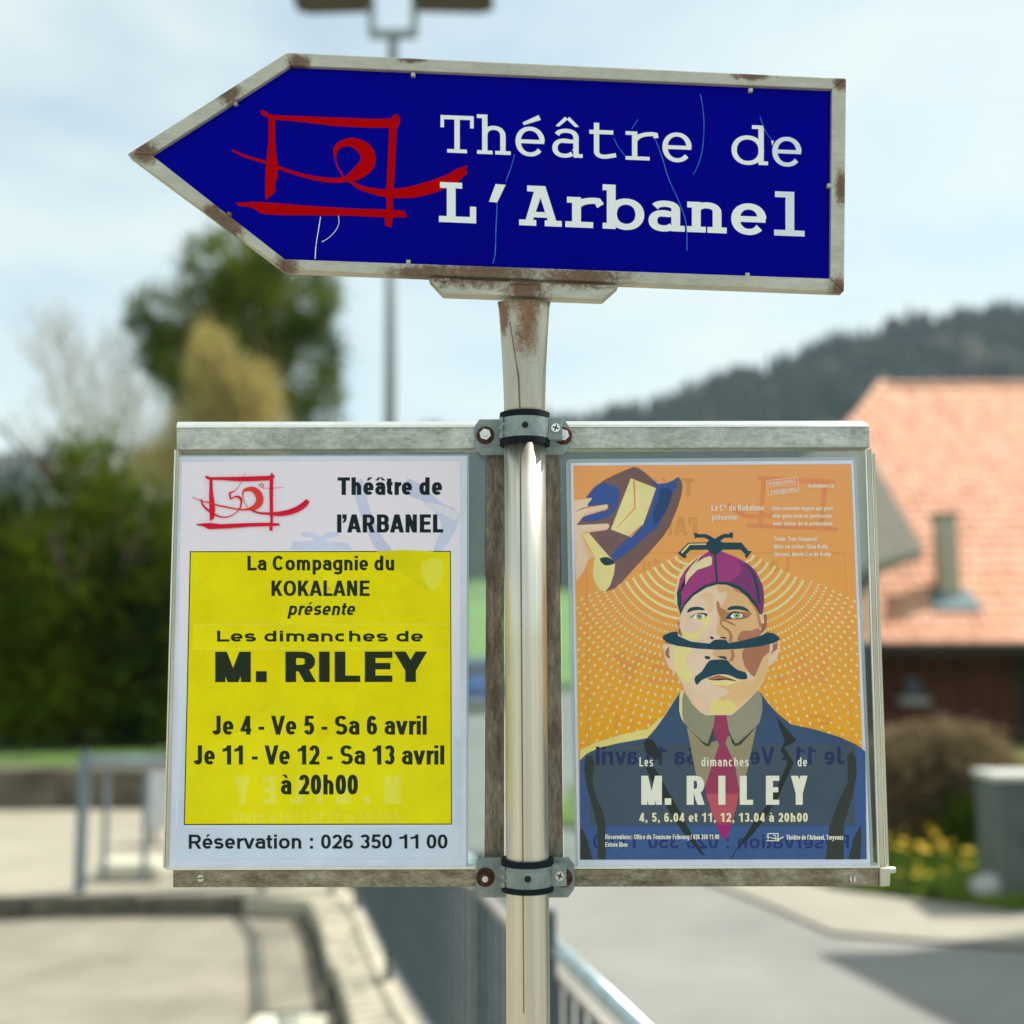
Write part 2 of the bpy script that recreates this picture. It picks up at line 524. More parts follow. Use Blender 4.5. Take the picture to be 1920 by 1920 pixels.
def text(art, s_, x0, x1, yb, cap, wx, mt, wy=None, slope=0.0, ital=0.0, mirror=False, track=0.0, xh=.74, lean=0.0):
    wy = wy or wx * .82
    tot = sum(ADV[BASE.get(c, (c,))[0]] for c in s_) * cap
    n = len(s_)
    first, last = BASE.get(s_[0], (s_[0],))[0], BASE.get(s_[-1], (s_[-1],))[0]
    tr = track * cap
    k = (x1 - x0 - tr * (n - 1)) / (tot - (LS.get(first, (.05, .05))[0] + LS.get(last, (.05, .05))[1]) * cap)
    x = -LS.get(first, (.05, .05))[0] * cap * k
    art.up()
    base = art.z
    W_ = x1 - x0
    for c in s_:
        bc, ac = BASE.get(c, (c, None))
        a = ADV[bc] * cap * k
        lb, rb = LS.get(bc, (.05, .05))
        lb, rb = lb * cap * k, rb * cap * k
        W = a - lb - rb
        ps = glyph(bc, W, wx, wy, cap, xh * cap) if bc != ' ' else []
        if ac: ps = ps + accent({'a': 'a', 'g': 'g', 'c': 'c', 'd': 'd'}[ac], W, wx, wy, cap, xh * cap)
        def tf(p):
            gx, gy = x + lb + p[0], p[1]
            gx += gy * ital
            if mirror: gx = W_ - gx
            return (x0 + gx + lean * (-gy), yb - gy + gx * slope)
        for i, q in enumerate(ps):
            z = base + i * .35
            if q[0] == 'strip':
                A, B = [tf(p) for p in q[1]], [tf(p) for p in q[2]]
                nn = len(A)
                art.tri(A + B, [(j, j + 1, nn + j + 1, nn + j) for j in range(nn - 1)], mt, z)
            else:
                art.tri([tf(p) for p in q], [tuple(range(len(q)))], mt, z)
        x += a + tr
    art.z = base + 2

# ================================================================== GROUND, ROAD, PAVEMENT
GRASS = mat('lawn_grass', (.085, .16, .022), .9, var=.5, scale=3, bump=.6, bscale=40)
def sheet(name, pts, mt, z=None, label=None):
    v = [Vector(p) if len(p) == 3 else Vector((p[0], p[1], z)) for p in pts]
    tr_ = tessellate_polygon([[Vector((p.x, p.y, 0)) for p in v]])
    o = me(name, v, [tuple(t) for t in tr_], mt)
    for p in o.data.polygons:
        if p.normal.z < 0: p.flip()
    return tag(o, label, kind='structure')
far_ground = mat('field', (.07, .12, .025), .95, var=.35, scale=.05)
sheet('ground', [(-1500, -60), (1500, -60), (1500, 2200), (-1500, 2200)], far_ground, -.16)
road_m = mat('road_asphalt', (.28, .275, .25), .85, var=.10, scale=.8, bump=.4, bscale=220)
lot_m = mat('lot_asphalt', (.325, .29, .225), .88, var=.16, scale=1.3, bump=.5, bscale=180)
plaza_m = mat('plaza_paving', (.36, .325, .25), .9, var=.08, scale=.7, bump=.2, bscale=90)
walk_m = mat('pavement', (.36, .335, .27), .9, var=.08, scale=.9, bump=.2, bscale=90)
kerb_m = mat('kerb_stone_granite', (.50, .45, .34), .85, var=.16, scale=6, bump=.4, bscale=60)
# fence line on the ground: from beside the sign back to the corner, then off to the left
FN = [(0.93, 0.2), (0.31, 2.6), (-.72, 6.55), (-1.15, 8.35)]
CORN = (-1.35, 8.72)
KI = [(.50, .2), (-.12, 2.6), (-.93, 6.2), (-1.30, 7.7), (-1.52, 8.3)]     # inner edge of kerb
sheet('parking_lot', [(-30, -20), (.42, -20)] + KI + [(-2.0, 8.42), (-4.2, 8.35), (-30, 8.15)], lot_m, 0)
sheet('road', [(.93, -20), (60, -20), (60, 9.4), (14, 8.1), (4.9, 9.0), (2.6, 11), (1.2, 18), (3, 42), (-3.4, 42), (-4, 26), (-2.3, 14), (-1.2, 8.8), (-1.12, 8.30), (-.70, 6.55), (.33, 2.6)], road_m, -.02)
sheet('plaza', [(-30, 8.25), (-4.2, 8.45), (-2.0, 8.49), (-1.5, 8.6), (-1.25, 8.9), (-2.3, 14), (-4, 26), (-30, 26)], plaza_m, .12)
sheet('lawn', [(-60, 13.0), (-4.6, 13.0), (-6, 26), (-6, 45), (-60, 45)], GRASS, .42)

def strip(bm, a, b, wd, z0, z1, bev=.012, side=1):
    a, b = Vector((*a, 0)), Vector((*b, 0))
    d = (b - a).normalized()
    n_ = Vector((-d.y, d.x, 0)) * side
    g = d * .004
    bot = [a + g, b - g, b - g + n_ * wd, a + g + n_ * wd]
    prism(bm, [Vector((p.x, p.y, z0)) for p in bot], Vector((0, 0, z1 - z0)), bev)
def quadprism(bm, q, z0, z1, bev=.012):
    prism(bm, [Vector((p[0], p[1], z0)) for p in q], Vector((0, 0, z1 - z0)), bev)
kerb = empty('kerb', (-.5, 5, 0))
tag(kerb, kind='structure')
def lerp(p, q, t): return (p[0] + (q[0] - p[0]) * t, p[1] + (q[1] - p[1]) * t)
inn = [(.50, .2), (-.12, 2.6), (-.93, 6.2), (-1.30, 7.7)]
out_ = [(.95, .2), (.33, 2.6), (-.68, 6.5), (-1.10, 8.15)]
for i in range(3):
    n_ = [4, 7, 3][i]
    for j in range(n_):
        a, b = j / n_ + .006, (j + 1) / n_ - .006
        bm = bmesh.new()
        jig = random.uniform(-.02, .02)
        q = [lerp(inn[i], inn[i + 1], a), lerp(out_[i], out_[i + 1], a), lerp(out_[i], out_[i + 1], b), lerp(inn[i], inn[i + 1], b)]
        q = [(q[0][0] + jig, q[0][1]), q[1], q[2], (q[3][0] + jig, q[3][1])]
        quadprism(bm, q, -.05, .12 + random.uniform(-.008, .012), .02)
        bmo('kerb_stone', bm, kerb_m, kerb)
kerb_shade = mat('shaded_edging_stone', (.15, .13, .095), .9, var=.3, scale=5, bump=.3, bscale=50)  # darker stone: shade on the kerb face and below the railing, painted in
cornr = [[(-1.31, 7.73), (-1.11, 8.18), (-1.22, 8.80), (-1.50, 8.30)], [(-1.51, 8.31), (-1.23, 8.82), (-1.6, 8.86), (-2.0, 8.43)]]
for q in cornr:
    bm = bmesh.new(); quadprism(bm, q, -.05, .13, .02); bmo('kerb_stone', bm, kerb_m, kerb)
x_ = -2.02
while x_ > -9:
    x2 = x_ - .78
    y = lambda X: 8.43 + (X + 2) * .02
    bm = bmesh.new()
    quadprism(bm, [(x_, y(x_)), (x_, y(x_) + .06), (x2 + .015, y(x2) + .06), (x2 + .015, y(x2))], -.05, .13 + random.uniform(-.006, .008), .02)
    bmo('kerb_stone', bm, kerb_shade, kerb)
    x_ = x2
# pavement and kerb across the road on the right
sheet('pavement', [tuple(gr(a, b).xy) for a, b in ((1120, 1590), (1300, 1640), (1450, 1700), (1560, 1748), (1700, 1760), (1920, 1776), (2600, 1800))] + [tuple(gr(a, b).xy) for a, b in ((2600, 1700), (1920, 1680), (1560, 1640), (1300, 1570), (1120, 1530))], walk_m, .004)

# dark gutter strip at the kerb foot; shade of kerb and railing painted in
gut_m = mat('gutter_shade', (.095, .085, .06), .9, var=.4, scale=7)
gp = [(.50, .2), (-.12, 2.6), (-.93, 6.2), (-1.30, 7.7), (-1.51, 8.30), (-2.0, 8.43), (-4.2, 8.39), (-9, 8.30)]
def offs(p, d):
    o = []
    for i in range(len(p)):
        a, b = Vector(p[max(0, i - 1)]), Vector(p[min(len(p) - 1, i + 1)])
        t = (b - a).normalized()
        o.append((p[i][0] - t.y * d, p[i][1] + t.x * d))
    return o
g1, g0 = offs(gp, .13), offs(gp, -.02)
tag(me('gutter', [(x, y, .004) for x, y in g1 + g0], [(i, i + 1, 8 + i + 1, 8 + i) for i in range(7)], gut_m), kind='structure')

# ================================================================== METALS
YS = 1.1425                                     # front of the arrow sign
def P3(px, py, Y=YS): return tuple(at(px, py, Y))
sp = []
for (px, py, rad, s_) in ((905, 515, .075, (.5, 1, 2.2)), (1090, 520, .06, (.5, 1, 2.2)), (800, 512, .05, (.5, 1, 2)), (985, 545, .055, (1, 1, 1.2)), (425, 420, .05, (1, 1, 1)),
                      (400, 400, .03, (1, 1, 1)), (560, 118, .03, (1, 1, 1)), (430, 175, .03, (1, 1, 1)), (775, 112, .02, (.6, 1, 2)), (1410, 142, .024, (.5, 1, 2)),
                      (270, 285, .035, (1, 1, 1)), (1575, 540, .03, (1, 1, 1)), (1577, 350, .03, (2, 1, .6)), (1580, 155, .022, (1, 1, 1)), (535, 505, .035, (1, 1, 1))):
    sp.append((P3(px, py), rad, s_))
FRAME = worn('sign_frame_paint', (.60, .575, .47), (.50, .48, .385), (.17, .070, .018), sp, .40, .35, 26, .42, (.35, 1, 1))
NECK = worn('steel_neck', (.60, .54, .42), (.46, .42, .33), (.27, .11, .03), [(P3(988, 562), .04, (1, 1, .9)), (P3(990, 600), .04, (1.6, 1, .6)), (P3(942, 590), .02, (1, 1, .4)), (P3(985, 640), .03, (1, 1, .5))], .30, .78, 40, .12, (1, 1, .12), .05)
POLE = worn('steel_pole', (.89, .83, .70), (.66, .61, .51), (.3, .1, .03), (), .29, .86, 120, .12, (1, 1, .006), .05, dirt=(.22, .17, .09))
ALU = worn('aluminium_rail', (.66, .66, .60), (.42, .42, .37), (.2, .1, .04), (), .32, .65, 30, .75, (.8, 1, 1.4), .2, dirt=(.17, .165, .13))
ALUD = worn('dirty_rail', (.45, .40, .30), (.22, .18, .115), (.2, .1, .04), (), .45, .45, 45, 1.0, (.6, 1, 1.2), .3, dirt=(.06, .05, .025))
UPR = worn('stained_upright', (.42, .37, .29), (.17, .125, .09), (.2, .1, .04), (), .42, .45, 40, 1.2, (1.2, 1, .28), .3, dirt=(.07, .05, .035))
EDGE = mat('polished_edge', (.86, .86, .80), .25, .75, .05, 40)
CHAN = mat('cover_strip', (.60, .56, .44), .45, .3, .14, 18, .1, stretch=(1, 1, .3))
ZINC = worn('zinc_clamp', (.33, .385, .37), (.225, .275, .27), (.2, .09, .05), (), .42, .55, 55, .5, (1, 1, 1), .2, dirt=(.07, .075, .06))
RUBBER = mat('rubber', (.008, .014, .02), .75, 0, .2, 30, spec=.15)
CHROME = mat('bolt_steel', (.75, .74, .70), .25, .9, .15, 90)
RUSTY = mat('rusty_washer', (.12, .045, .028), .75, .2, .4, 120, .4, 200)
BLACK = mat('black_hole', (.01, .01, .01), .9, 0, 0)

# ================================================================== DIRECTION SIGN
sign = empty('direction_sign', (at(988, 1900, 1.15).x, 1.15, 0))
tag(sign, 'dark blue arrow sign pointing left, white slab lettering, on a round steel pole', 'sign')
PX = at(988, 1500, 1.15).x
def leanx(z): return PX
outer = [(238, 289), (538, 98), (1587, 146.5), (1583, 546), (531, 506)]
innr = [(284, 290), (545, 122.5), (1560, 166.5), (1557, 522), (533.5, 485.5)]
for i in range(5):
    j = (i + 1) % 5
    q = [outer[i], outer[j], innr[j], innr[i]]
    if i == 1:
        pass
    bm = bmesh.new()
    prism(bm, [at(p[0], p[1], YS) for p in q], Vector((0, .016, 0)), .0012)
    bmo('frame_bar', bm, FRAME, sign)
BLUE = mat('sign_blue', srgb(0, 0, 148), .4, 0, .07, 4, spec=.03)
panp = [(280, 290), (545, 119), (1563, 163), (1560, 525), (533, 489)]
bm = bmesh.new()
prism(bm, [at(p[0], p[1], YS + .0055) for p in panp], Vector((0, .003, 0)))
panel = bmo('panel', bm, BLUE, sign)
bm = bmesh.new()
br = [(803, 522), (829, 550), (1131, 561), (1160, 535)]
prism(bm, [at(p[0], p[1], YS - .0012) for p in br], Vector((0, .0185, 0)), .001)
bmo('mounting_bracket', bm, FRAME, sign)
# weld bead lines along the bracket
bm = bmesh.new()
for (x0, x1) in ((806, 866), (958, 1018), (1102, 1158)):
    for k in range(int((x1 - x0) / 5)):
        xx = x0 + k * 5
        c = at(xx, 524 + (xx - 806) * .041 + random.uniform(-1, 1), YS - .0012)
        bmesh.ops.create_icosphere(bm, subdivisions=1, radius=random.uniform(.0016, .0024), matrix=Matrix.Translation(c))
tag(bmo('weld_bead', bm, FRAME, sign, True), kind='stuff')
# neck: lofted from a flattened top to the round pole
def ringpts(z, rx, ry, n=144, notch=True):
    o = []
    for i in range(n):
        t = 2 * math.pi * i / n
        q = 1.0
        if notch:
            d = abs(((math.degrees(t) - 252) + 180) % 360 - 180)
            if d < 8: q = 1 - .045 * (1 - d / 8)
        o.append((PX + rx * q * math.cos(t), 1.15 + ry * q * math.sin(t), z))
    return o
def loft(name, rings, mt, parent, cap=True):
    vs, fs = [], []
    n = len(rings[0])
    for r_ in rings: vs += r_
    for k in range(len(rings) - 1):
        for i in range(n):
            fs.append((k * n + i, k * n + (i + 1) % n, (k + 1) * n + (i + 1) % n, (k + 1) * n + i))
    if cap: fs += [tuple(range(n))[::-1], tuple(range(len(vs) - n, len(vs)))]
    return me(name, vs, fs, mt, parent, smooth=True)
zc = lambda py, Y=1.13: at(988, py, Y).z
rr_ = .0216
rg = []
for k in range(16):
    t = k / 15
    py = 775 - t * (775 - 556)
    s_ = t ** 1.6
    rg.append(ringpts(zc(py), rr_ + (.0275 - rr_) * s_ + (.0008 * max(0, t - .93) / .07), rr_ + (.0098 - rr_) * s_))
loft('neck', rg, NECK, sign)
loft('pole', [ringpts(z, rr_, rr_) for z in [0.0, .4, .8, 1.2, 1.4, 1.6, 1.8, 2.0, zc(790)]], POLE, sign)
SEAM = mat('pole_seam', (.20, .165, .11), .6, .3, .2, 40)
def seamstrip(pts_, name):
    vs, fs = [], []
    for (px, py) in pts_:
        t = max(0, (775 - py) / (775 - 556)); s_ = min(1, t) ** 1.6
        rx, ry = rr_ + (.0275 - rr_) * s_, rr_ + (.0098 - rr_) * s_
        c = at(px, py, 1.13)
        for dx in (-.0006, .0006):
            u = max(-.95, min(.95, (c.x + dx - PX) / rx))
            vs.append((c.x + dx, 1.15 - ry * math.sqrt(1 - u * u) - .00015, c.z))
    for i in range(len(pts_) - 1): fs.append((2 * i, 2 * i + 1, 2 * i + 3, 2 * i + 2))
    return me(name, vs, fs, SEAM, sign)
seamstrip(lin([(956, 598), (962, 640), (968, 680), (972, 715), (974, 765)], 5), 'seam')
seamstrip([(975 + (y - 820) * .0065, y) for y in range(820, 1960, 60)], 'seam')
# retaining clips
for (px, py, an) in ((775, 141, 0), (1407, 170, 0), (442, 195, -32), (430, 402, 35), (766, 492, 0), (1401, 516, 0), (1554, 349, 90)):
    bm = bmesh.new()
    c = at(px, py, YS + .003)
    box(bm, c, (.0046, .005, .0042), .0006, Matrix.Rotation(R(an), 3, 'Y'))
    bmo('clip', bm, CHROME if False else FRAME, sign)

# ---- lettering
WH = ink((243, 246, 244), .35, 0)
WH_SHADED = ink((205, 212, 220), .35, 0)  # greyer white for the end letters, their shading put into the ink
RED = ink((168, 0, 3), .5, spec=.03)
YP = YS + .0055
def slab(ch, big):
    wx, wy, cap, xh, asc = (16.5, 11.5, 75, 57, 83) if big else (10, 7.6, 70, 53.5, 74)
    P = []
    hx, hy = wx / 2, wy / 2
    sr = wy * (.95 if big else .9)
    def V(x, y0, y1, w_=wx): P.append([(x - w_ / 2, y0), (x + w_ / 2, y0), (x + w_ / 2, y1), (x - w_ / 2, y1)])
    def H(y, x0, x1, w_=wy): P.append([(x0, y - w_ / 2), (x1, y - w_ / 2), (x1, y + w_ / 2), (x0, y + w_ / 2)])
    def Cv(pts, k=1):
        A, B = [], []
        n = len(pts)
        cl = math.hypot(pts[0][0] - pts[-1][0], pts[0][1] - pts[-1][1]) < .01
        for i, p in enumerate(pts):
            a, c = (pts[-2], pts[1]) if cl and i in (0, n - 1) else (pts[max(0, i - 1)], pts[min(n - 1, i + 1)])
            dx, dy = c[0] - a[0], c[1] - a[1]
            q = math.hypot(dx, dy) or 1
            nx, ny = -dy / q, dx / q
            h = .5 * math.hypot(wx * nx, wy * ny) * k
            A.append((p[0] + nx * h, p[1] + ny * h)); B.append((p[0] - nx * h, p[1] - ny * h))
        P.append(('strip', A, B))
    s_ = sr
    if ch == 'T':
        H(cap - hy, -31, 31); V(0, 0, cap); H(s_ / 2, -18.5, 18.5, s_)
        for q in (-27.8, 27.8): V(q, cap - 23, cap, 6.6)
    elif ch in 'hn':
        top = asc if ch == 'h' else xh
        l_, r_ = (-17, 17) if not big else (-19.5, 19.5)
        V(l_, 0, top); H(top - s_ / 2, l_ - (15 if not big else 17), l_, s_)
        Cv(arc((l_ + r_) / 2, xh - 19, (r_ - l_) / 2, 19 - hy, 172, 0, 14) + [(r_, 0)])
        q = 14.5 if not big else 18
        for c in (l_, r_): H(s_ / 2, c - q, c + q, s_)
    elif ch == 'e':
        rx = (27.5 if not big else 33) - hx
        Cv(arc(0, xh / 2, rx, xh / 2 - hy + 1.2, 2, 322, 28, 2.1)); H(xh * .50, -rx, rx + hx * .8, wy * .95)
    elif ch == 'a':
        r_ = 16.5 if not big else 18
        V(r_, 0, xh - 16); Cv([(r_, xh - 17)] + arc(-2, xh - 17, r_ + 2, 17 - hy, 0, 158, 12)[1:])
        ry = (xh * .60 - hy) / 2 if not big else (xh * .60 - hy) / 2
        Cv(arc(-5, hy + ry - 1, (23 if not big else 28) - hx, ry, 60, 320, 20)); H(xh * .56, -8, r_, wy * .9)
        Cv([(12, 9 + hy * .6), (r_, 16)], .9)
        H(s_ / 2, r_, 29 if not big else 35, s_)
    elif ch == 't':
        V(-12.5, 14, 67); H(xh - hy, -26, 19); Cv([(-12.5, 16)] + arc(2, 14, 14.5, 14 - hy, 190, 285, 8) + [(24, 7.5)])
    elif ch == 'r':
        c = -12 if not big else -13
        V(c, 0, xh); H(xh - s_ / 2, c - (17 if not big else 18), c, s_); H(s_ / 2, c - (17 if not big else 21), c + (28 if not big else 31), s_)
        Cv(arc(21 if not big else 20, xh - 21, 33, 21 - hy, 172, 80, 12, 2.1) + [(28 if not big else 32, xh - 11 if not big else xh - 15)])
    elif ch == 'd':
        V(19, 0, asc); H(asc - s_ / 2, 2, 19, s_); H(s_ / 2, 19, 32, s_); Cv(arc(-6, xh / 2, 25.5, xh / 2 - hy + 1, 0, 360, 30, 2.1))
    elif ch == 'b':
        V(-21, 0, asc); H(asc - s_ / 2, -37, -21, s_); H(s_ / 2, -37, -21, s_); Cv(arc(7, xh / 2, 30 - hx + 4, xh / 2 - hy + 1, 0, 360, 30, 2.1))
    elif ch == 'L':
        V(-12, 0, cap); H(cap - s_ / 2, -33, 8.5, s_); H(hy, -35, 34.5); V(29, 0, 31, 11.5)
    elif ch == 'A':
        P.append([(-31, 0), (-18, 0), (8, cap), (-9, cap)]); P.append([(17, 0), (33, 0), (9, cap), (-7, cap)])
        H(cap - s_ / 2, -25, 6, s_); H(21, -22, 22, wy * .9); H(s_ / 2, -40, -8, s_); H(s_ / 2, 8, 40, s_)
    elif ch == 'l':
        V(1, 0, asc); H(asc - s_ / 2, -27, 1, s_); H(s_ / 2, -28.5, 28.5, s_)
    return P
def slabword(items, y0, x0, slope, big, mt):
    for ch, cx, m_ in items:
        bc, ac = BASE.get(ch, (ch, None))
        ps = slab(bc, big)
        yb = y0 + (cx - x0) * slope
        if ac == 'a': ps.append([(-14, 62), (-12, 57), (20, 68), (16, 77)])
        if ac == 'c': ps += [[(-22, 58), (-15, 57), (1, 71), (-4, 76)], [(15, 57), (22, 58), (4, 76), (-1, 71)]]
        let = Art(YP - .0004, 2e-5)
        b = 0
        for i, q in enumerate(ps):
            z = b + i * .4
            f = lambda p: (cx + p[0], yb - p[1] + p[0] * slope)
            if q[0] == 'strip':
                n = len(q[1])
                let.tri([f(p) for p in q[1]] + [f(p) for p in q[2]], [(j, j + 1, n + j + 1, n + j) for j in range(n - 1)], m_ or mt, z)
            else: let.tri([f(p) for p in q], [(0, 1, 2, 3)], m_ or mt, z)
        let.build('letter', panel)
slabword([('T', 857, None), ('h', 926, None), ('é', 994, None), ('â', 1063.5, None), ('t', 1131, None), ('r', 1202, None), ('e', 1269.5, None), ('d', 1408, None), ('e', 1475.5, WH_SHADED)], 286.7, 857, .0397, False, WH)
slabword([('L', 858, None), ('A', 1013.4, None), ('r', 1094, None), ('b', 1167, None), ('a', 1249, None), ('n', 1325, None), ('e', 1404, None), ('l', 1480, WH_SHADED)], 417.5, 858, .0402, True, WH)
let = Art(YP - .0004, 2e-5)
let.poly([(900 + x / 2.743, 80 + y / 2.743) for x, y in ((80, 727), (132, 731), (88, 822), (46, 818))], WH)
let.build('letter', panel)

def T1(x, y): return (220 + x / 2.743, 80 + y / 2.743)
def emblem(art, f, sc, mt, fifty=False):
    """the theatre's brush-drawn stage frame; f maps the traced units to picture units"""
    pl = lambda p: art.poly([f(*q) for q in p], mt)
    pl([(735, 350), (748, 346), (790, 372), (950, 378), (1130, 385), (1330, 392), (1410, 388), (1425, 365), (1440, 372), (1456, 390), (1450, 420), (1440, 438), (1300, 438), (1130, 430), (1000, 415), (900, 403), (820, 397), (770, 385), (740, 368)])
    pl([(778, 380), (812, 380), (812, 500), (818, 580), (828, 640), (822, 705), (812, 712), (812, 770), (765, 808), (760, 790), (763, 640), (778, 500)])
    pl([(1400, 400), (1440, 400), (1432, 560), (1425, 700), (1418, 760), (1416, 900), (1408, 952), (1394, 946), (1378, 942), (1375, 900), (1386, 836), (1382, 790), (1390, 640)])
    pl([(608, 825), (700, 818), (780, 822), (1000, 840), (1200, 852), (1380, 858), (1478, 865), (1490, 898), (1410, 900), (1200, 890), (1000, 888), (850, 888), (740, 880), (710, 858), (680, 845), (625, 840)])
    def rb(p, k=4):
        q = lin([(*f(a, b), c * sc) for a, b, c in p], k) if False else None
        n = len(p)
        pts, ws = [], []
        for i in range(n - 1):
            a, b, c, d = p[max(0, i - 1)], p[i], p[i + 1], p[min(n - 1, i + 2)]
            for j in range(k):
                t = j / k
                v = [.5 * (2 * b[s] + (c[s] - a[s]) * t + (2 * a[s] - 5 * b[s] + 4 * c[s] - d[s]) * t * t + (3 * b[s] - a[s] - 3 * c[s] + d[s]) * t ** 3) for s in range(3)]
                pts.append(f(v[0], v[1])); ws.append(max(.3, v[2] * sc))
        pts.append(f(p[-1][0], p[-1][1])); ws.append(p[-1][2] * sc)
        art.ribbon(pts, ws, mt)
    rb([(588, 552, 8), (660, 585, 14), (760, 615, 15), (850, 650, 17), (950, 682, 19), (1050, 703, 23), (1130, 708, 26), (1185, 700, 30)])
    rb([(1185, 700, 34), (1235, 672, 66), (1280, 630, 78), (1290, 590, 76), (1268, 545, 70), (1215, 515, 50), (1160, 518, 36), (1126, 545, 28), (1120, 590, 10), (1136, 645, 8), (1162, 690, 8)])
    rb([(1175, 695, 12), (1240, 740, 22), (1320, 765, 32), (1400, 775, 44), (1500, 770, 58), (1600, 747, 66), (1700, 710, 62), (1762, 672, 56)], 5)
    pl([(1745, 650), (1803, 630), (1792, 655), (1802, 672), (1778, 690), (1765, 706), (1735, 715)])
    return rb, pl
em = Art(YP - .0002, 1e-5)
emblem(em, T1, 1 / 2.743, RED)
em.build('emblem', panel)
SCR = ink((60, 120, 190), .4)
SCW = ink((225, 228, 215), .4)
def T2(x, y): return (900 + x / 2.743, 80 + y / 2.743)
for pts, m_, w_ in (([T1(1045, 895), T1(1035, 960), T1(1022, 1040), T1(1017, 1112)], SCW, 1.5), ([T1(1137, 890), T1(1139, 930), T1(1120, 970), T1(1085, 1005), T1(1052, 1024)], SCW, 1.3),
                    ([T2(178, 575), T2(160, 640), T2(132, 715)], SCR, 1.2), ([T2(88, 825), T2(82, 960), T2(78, 1080), T2(66, 1135)], SCR, 1.5),
                    ([T2(1133, 265), T2(1145, 330), T2(1152, 420), T2(1145, 540), T2(1125, 620), T2(1097, 680)], SCR, 1.2), ([T2(900, 490), T2(940, 600), T2(970, 700), T2(1020, 810), T2(1060, 930), T2(1064, 1070)], SCR, 1.3),
                    ([T2(688, 490), T2(710, 535), T2(745, 580)], SCR, 1.0), ([T2(1440, 380), T2(1465, 450), T2(1500, 500)], SCR, 1.1), ([T2(812, 395), T2(780, 445)], SCR, .9)):
    p = lin(pts, 4)
    sc_ = Art(YP - .003, 1e-5)
    sc_.ribbon(p, [w_ * random.uniform(.7, 1.2) for _ in p], m_)
    sc_.build('scratch', panel)
sc_ = Art(YP - .003, 1e-5)
sc_.poly([T2(1498, 505), T2(1512, 502), T2(1508, 515), T2(1503, 530)], SCW)
sc_.build('scratch', panel)

# ================================================================== NOTICE FRAME
YF = 1.183
nf = empty('notice_case', (PX, YF, 1.75))
tag(nf, 'wide aluminium notice frame clamped to the pole below the arrow sign', 'notice frame')
def bar(name, q, Y, dep, mt, bev=.0008):
    bm = bmesh.new()
    prism(bm, [at(p[0], p[1], Y) for p in q], Vector((0, dep, 0)), bev)
    return bmo(name, bm, mt, nf)
bar('top_rail', [(331, 801), (1630, 799), (1631, 839), (331, 843)], YF - .004, .024, ALU)
# bright lip rolled over the top rail
bm = bmesh.new()
a0, a1 = at(331, 802, YF - .006), at(1629, 800, YF - .006)
prism(bm, [a0, at(331, 797, YF - .004), at(333, 791, YF + .004), at(333, 791, YF + .01), at(331, 802, YF + .01)], a1 - a0, .0004)
bmo('top_lip', bm, EDGE, nf)
bar('bottom_rail', [(324, 1632), (1648, 1628), (1648, 1662), (324, 1664)], YF - .003, .024, ALUD)
bar('bottom_lip', [(322, 1626.5), (1650, 1623), (1650, 1628), (322, 1632)], YF - .0045, .010, EDGE, .0005)
bar('corner_block', [(1650, 1627), (1671, 1628), (1669, 1662), (1651, 1663)], YF - .006, .026, CHAN, .0012)
bar('upright', [(912, 850), (945, 850), (945, 1612), (908, 1612)], YF + .004, .020, UPR)
bar('upright', [(1021, 850), (1048, 850), (1056, 1612), (1025, 1612)], YF + .004, .020, UPR)
bar('side_strip', [(331, 843), (335, 843), (315, 1626), (309.5, 1626)], YF - .003, .003, CHAN, .0003)
bar('side_strip', [(327, 843), (330, 843), (308.5, 1628), (305, 1628)], YF + .002, .018, EDGE, .0003)
bar('side_strip', [(1622, 842), (1625, 842), (1650, 1624), (1646.5, 1624)], YF - .004, .003, EDGE, .0003)
bar('side_strip', [(1625.5, 842), (1633, 842), (1659, 1626), (1650.5, 1626)], YF - .002, .006, CHAN, .0003)
bar('side_strip', [(1633.5, 840), (1635, 840), (1661.5, 1626), (1659.5, 1626)], YF - .003, .012, EDGE, .0002)
bar('side_strip', [(1636, 850), (1641, 850), (1667, 1626), (1662.5, 1626)], YF + .004, .016, CHAN, .0003)
# clear sheets
pm = bpy.data.materials.new('clear_acrylic')
pm.use_nodes = True
n_, l_ = pm.node_tree.nodes, pm.node_tree.links
out = n_['Material Output']
n_.remove(n_['Principled BSDF'])
tr = n_.new('ShaderNodeBsdfTransparent'); tr.inputs[0].default_value = (.86, .925, .92, 1)
gl = n_.new('ShaderNodeBsdfGlossy'); gl.inputs['Roughness'].default_value = .08
df = n_.new('ShaderNodeBsdfDiffuse'); df.inputs[0].default_value = (.7, .78, .8, 1)
m1 = n_.new('ShaderNodeMixShader'); m1.inputs[0].default_value = .10
m2 = n_.new('ShaderNodeMixShader')
fr = n_.new('ShaderNodeFresnel'); fr.inputs[0].default_value = 1.45
l_.new(tr.outputs[0], m1.inputs[1]); l_.new(df.outputs[0], m1.inputs[2])
l_.new(fr.outputs[0], m2.inputs[0]); l_.new(m1.outputs[0], m2.inputs[1]); l_.new(gl.outputs[0], m2.inputs[2])
l_.new(m2.outputs[0], out.inputs[0])
def pane(name, q, Y, par=nf):
    bm = bmesh.new()
    prism(bm, [at(p[0], p[1], Y) for p in q], Vector((0, .002, 0)))
    return bmo(name, bm, pm, par)
pane('clear_sheet', [(331, 845), (910, 845), (907, 1628), (314, 1628)], YF + .0075)
pane('clear_sheet', [(1050, 845), (1622, 845), (1647, 1625), (1058, 1625)], YF + .0075)
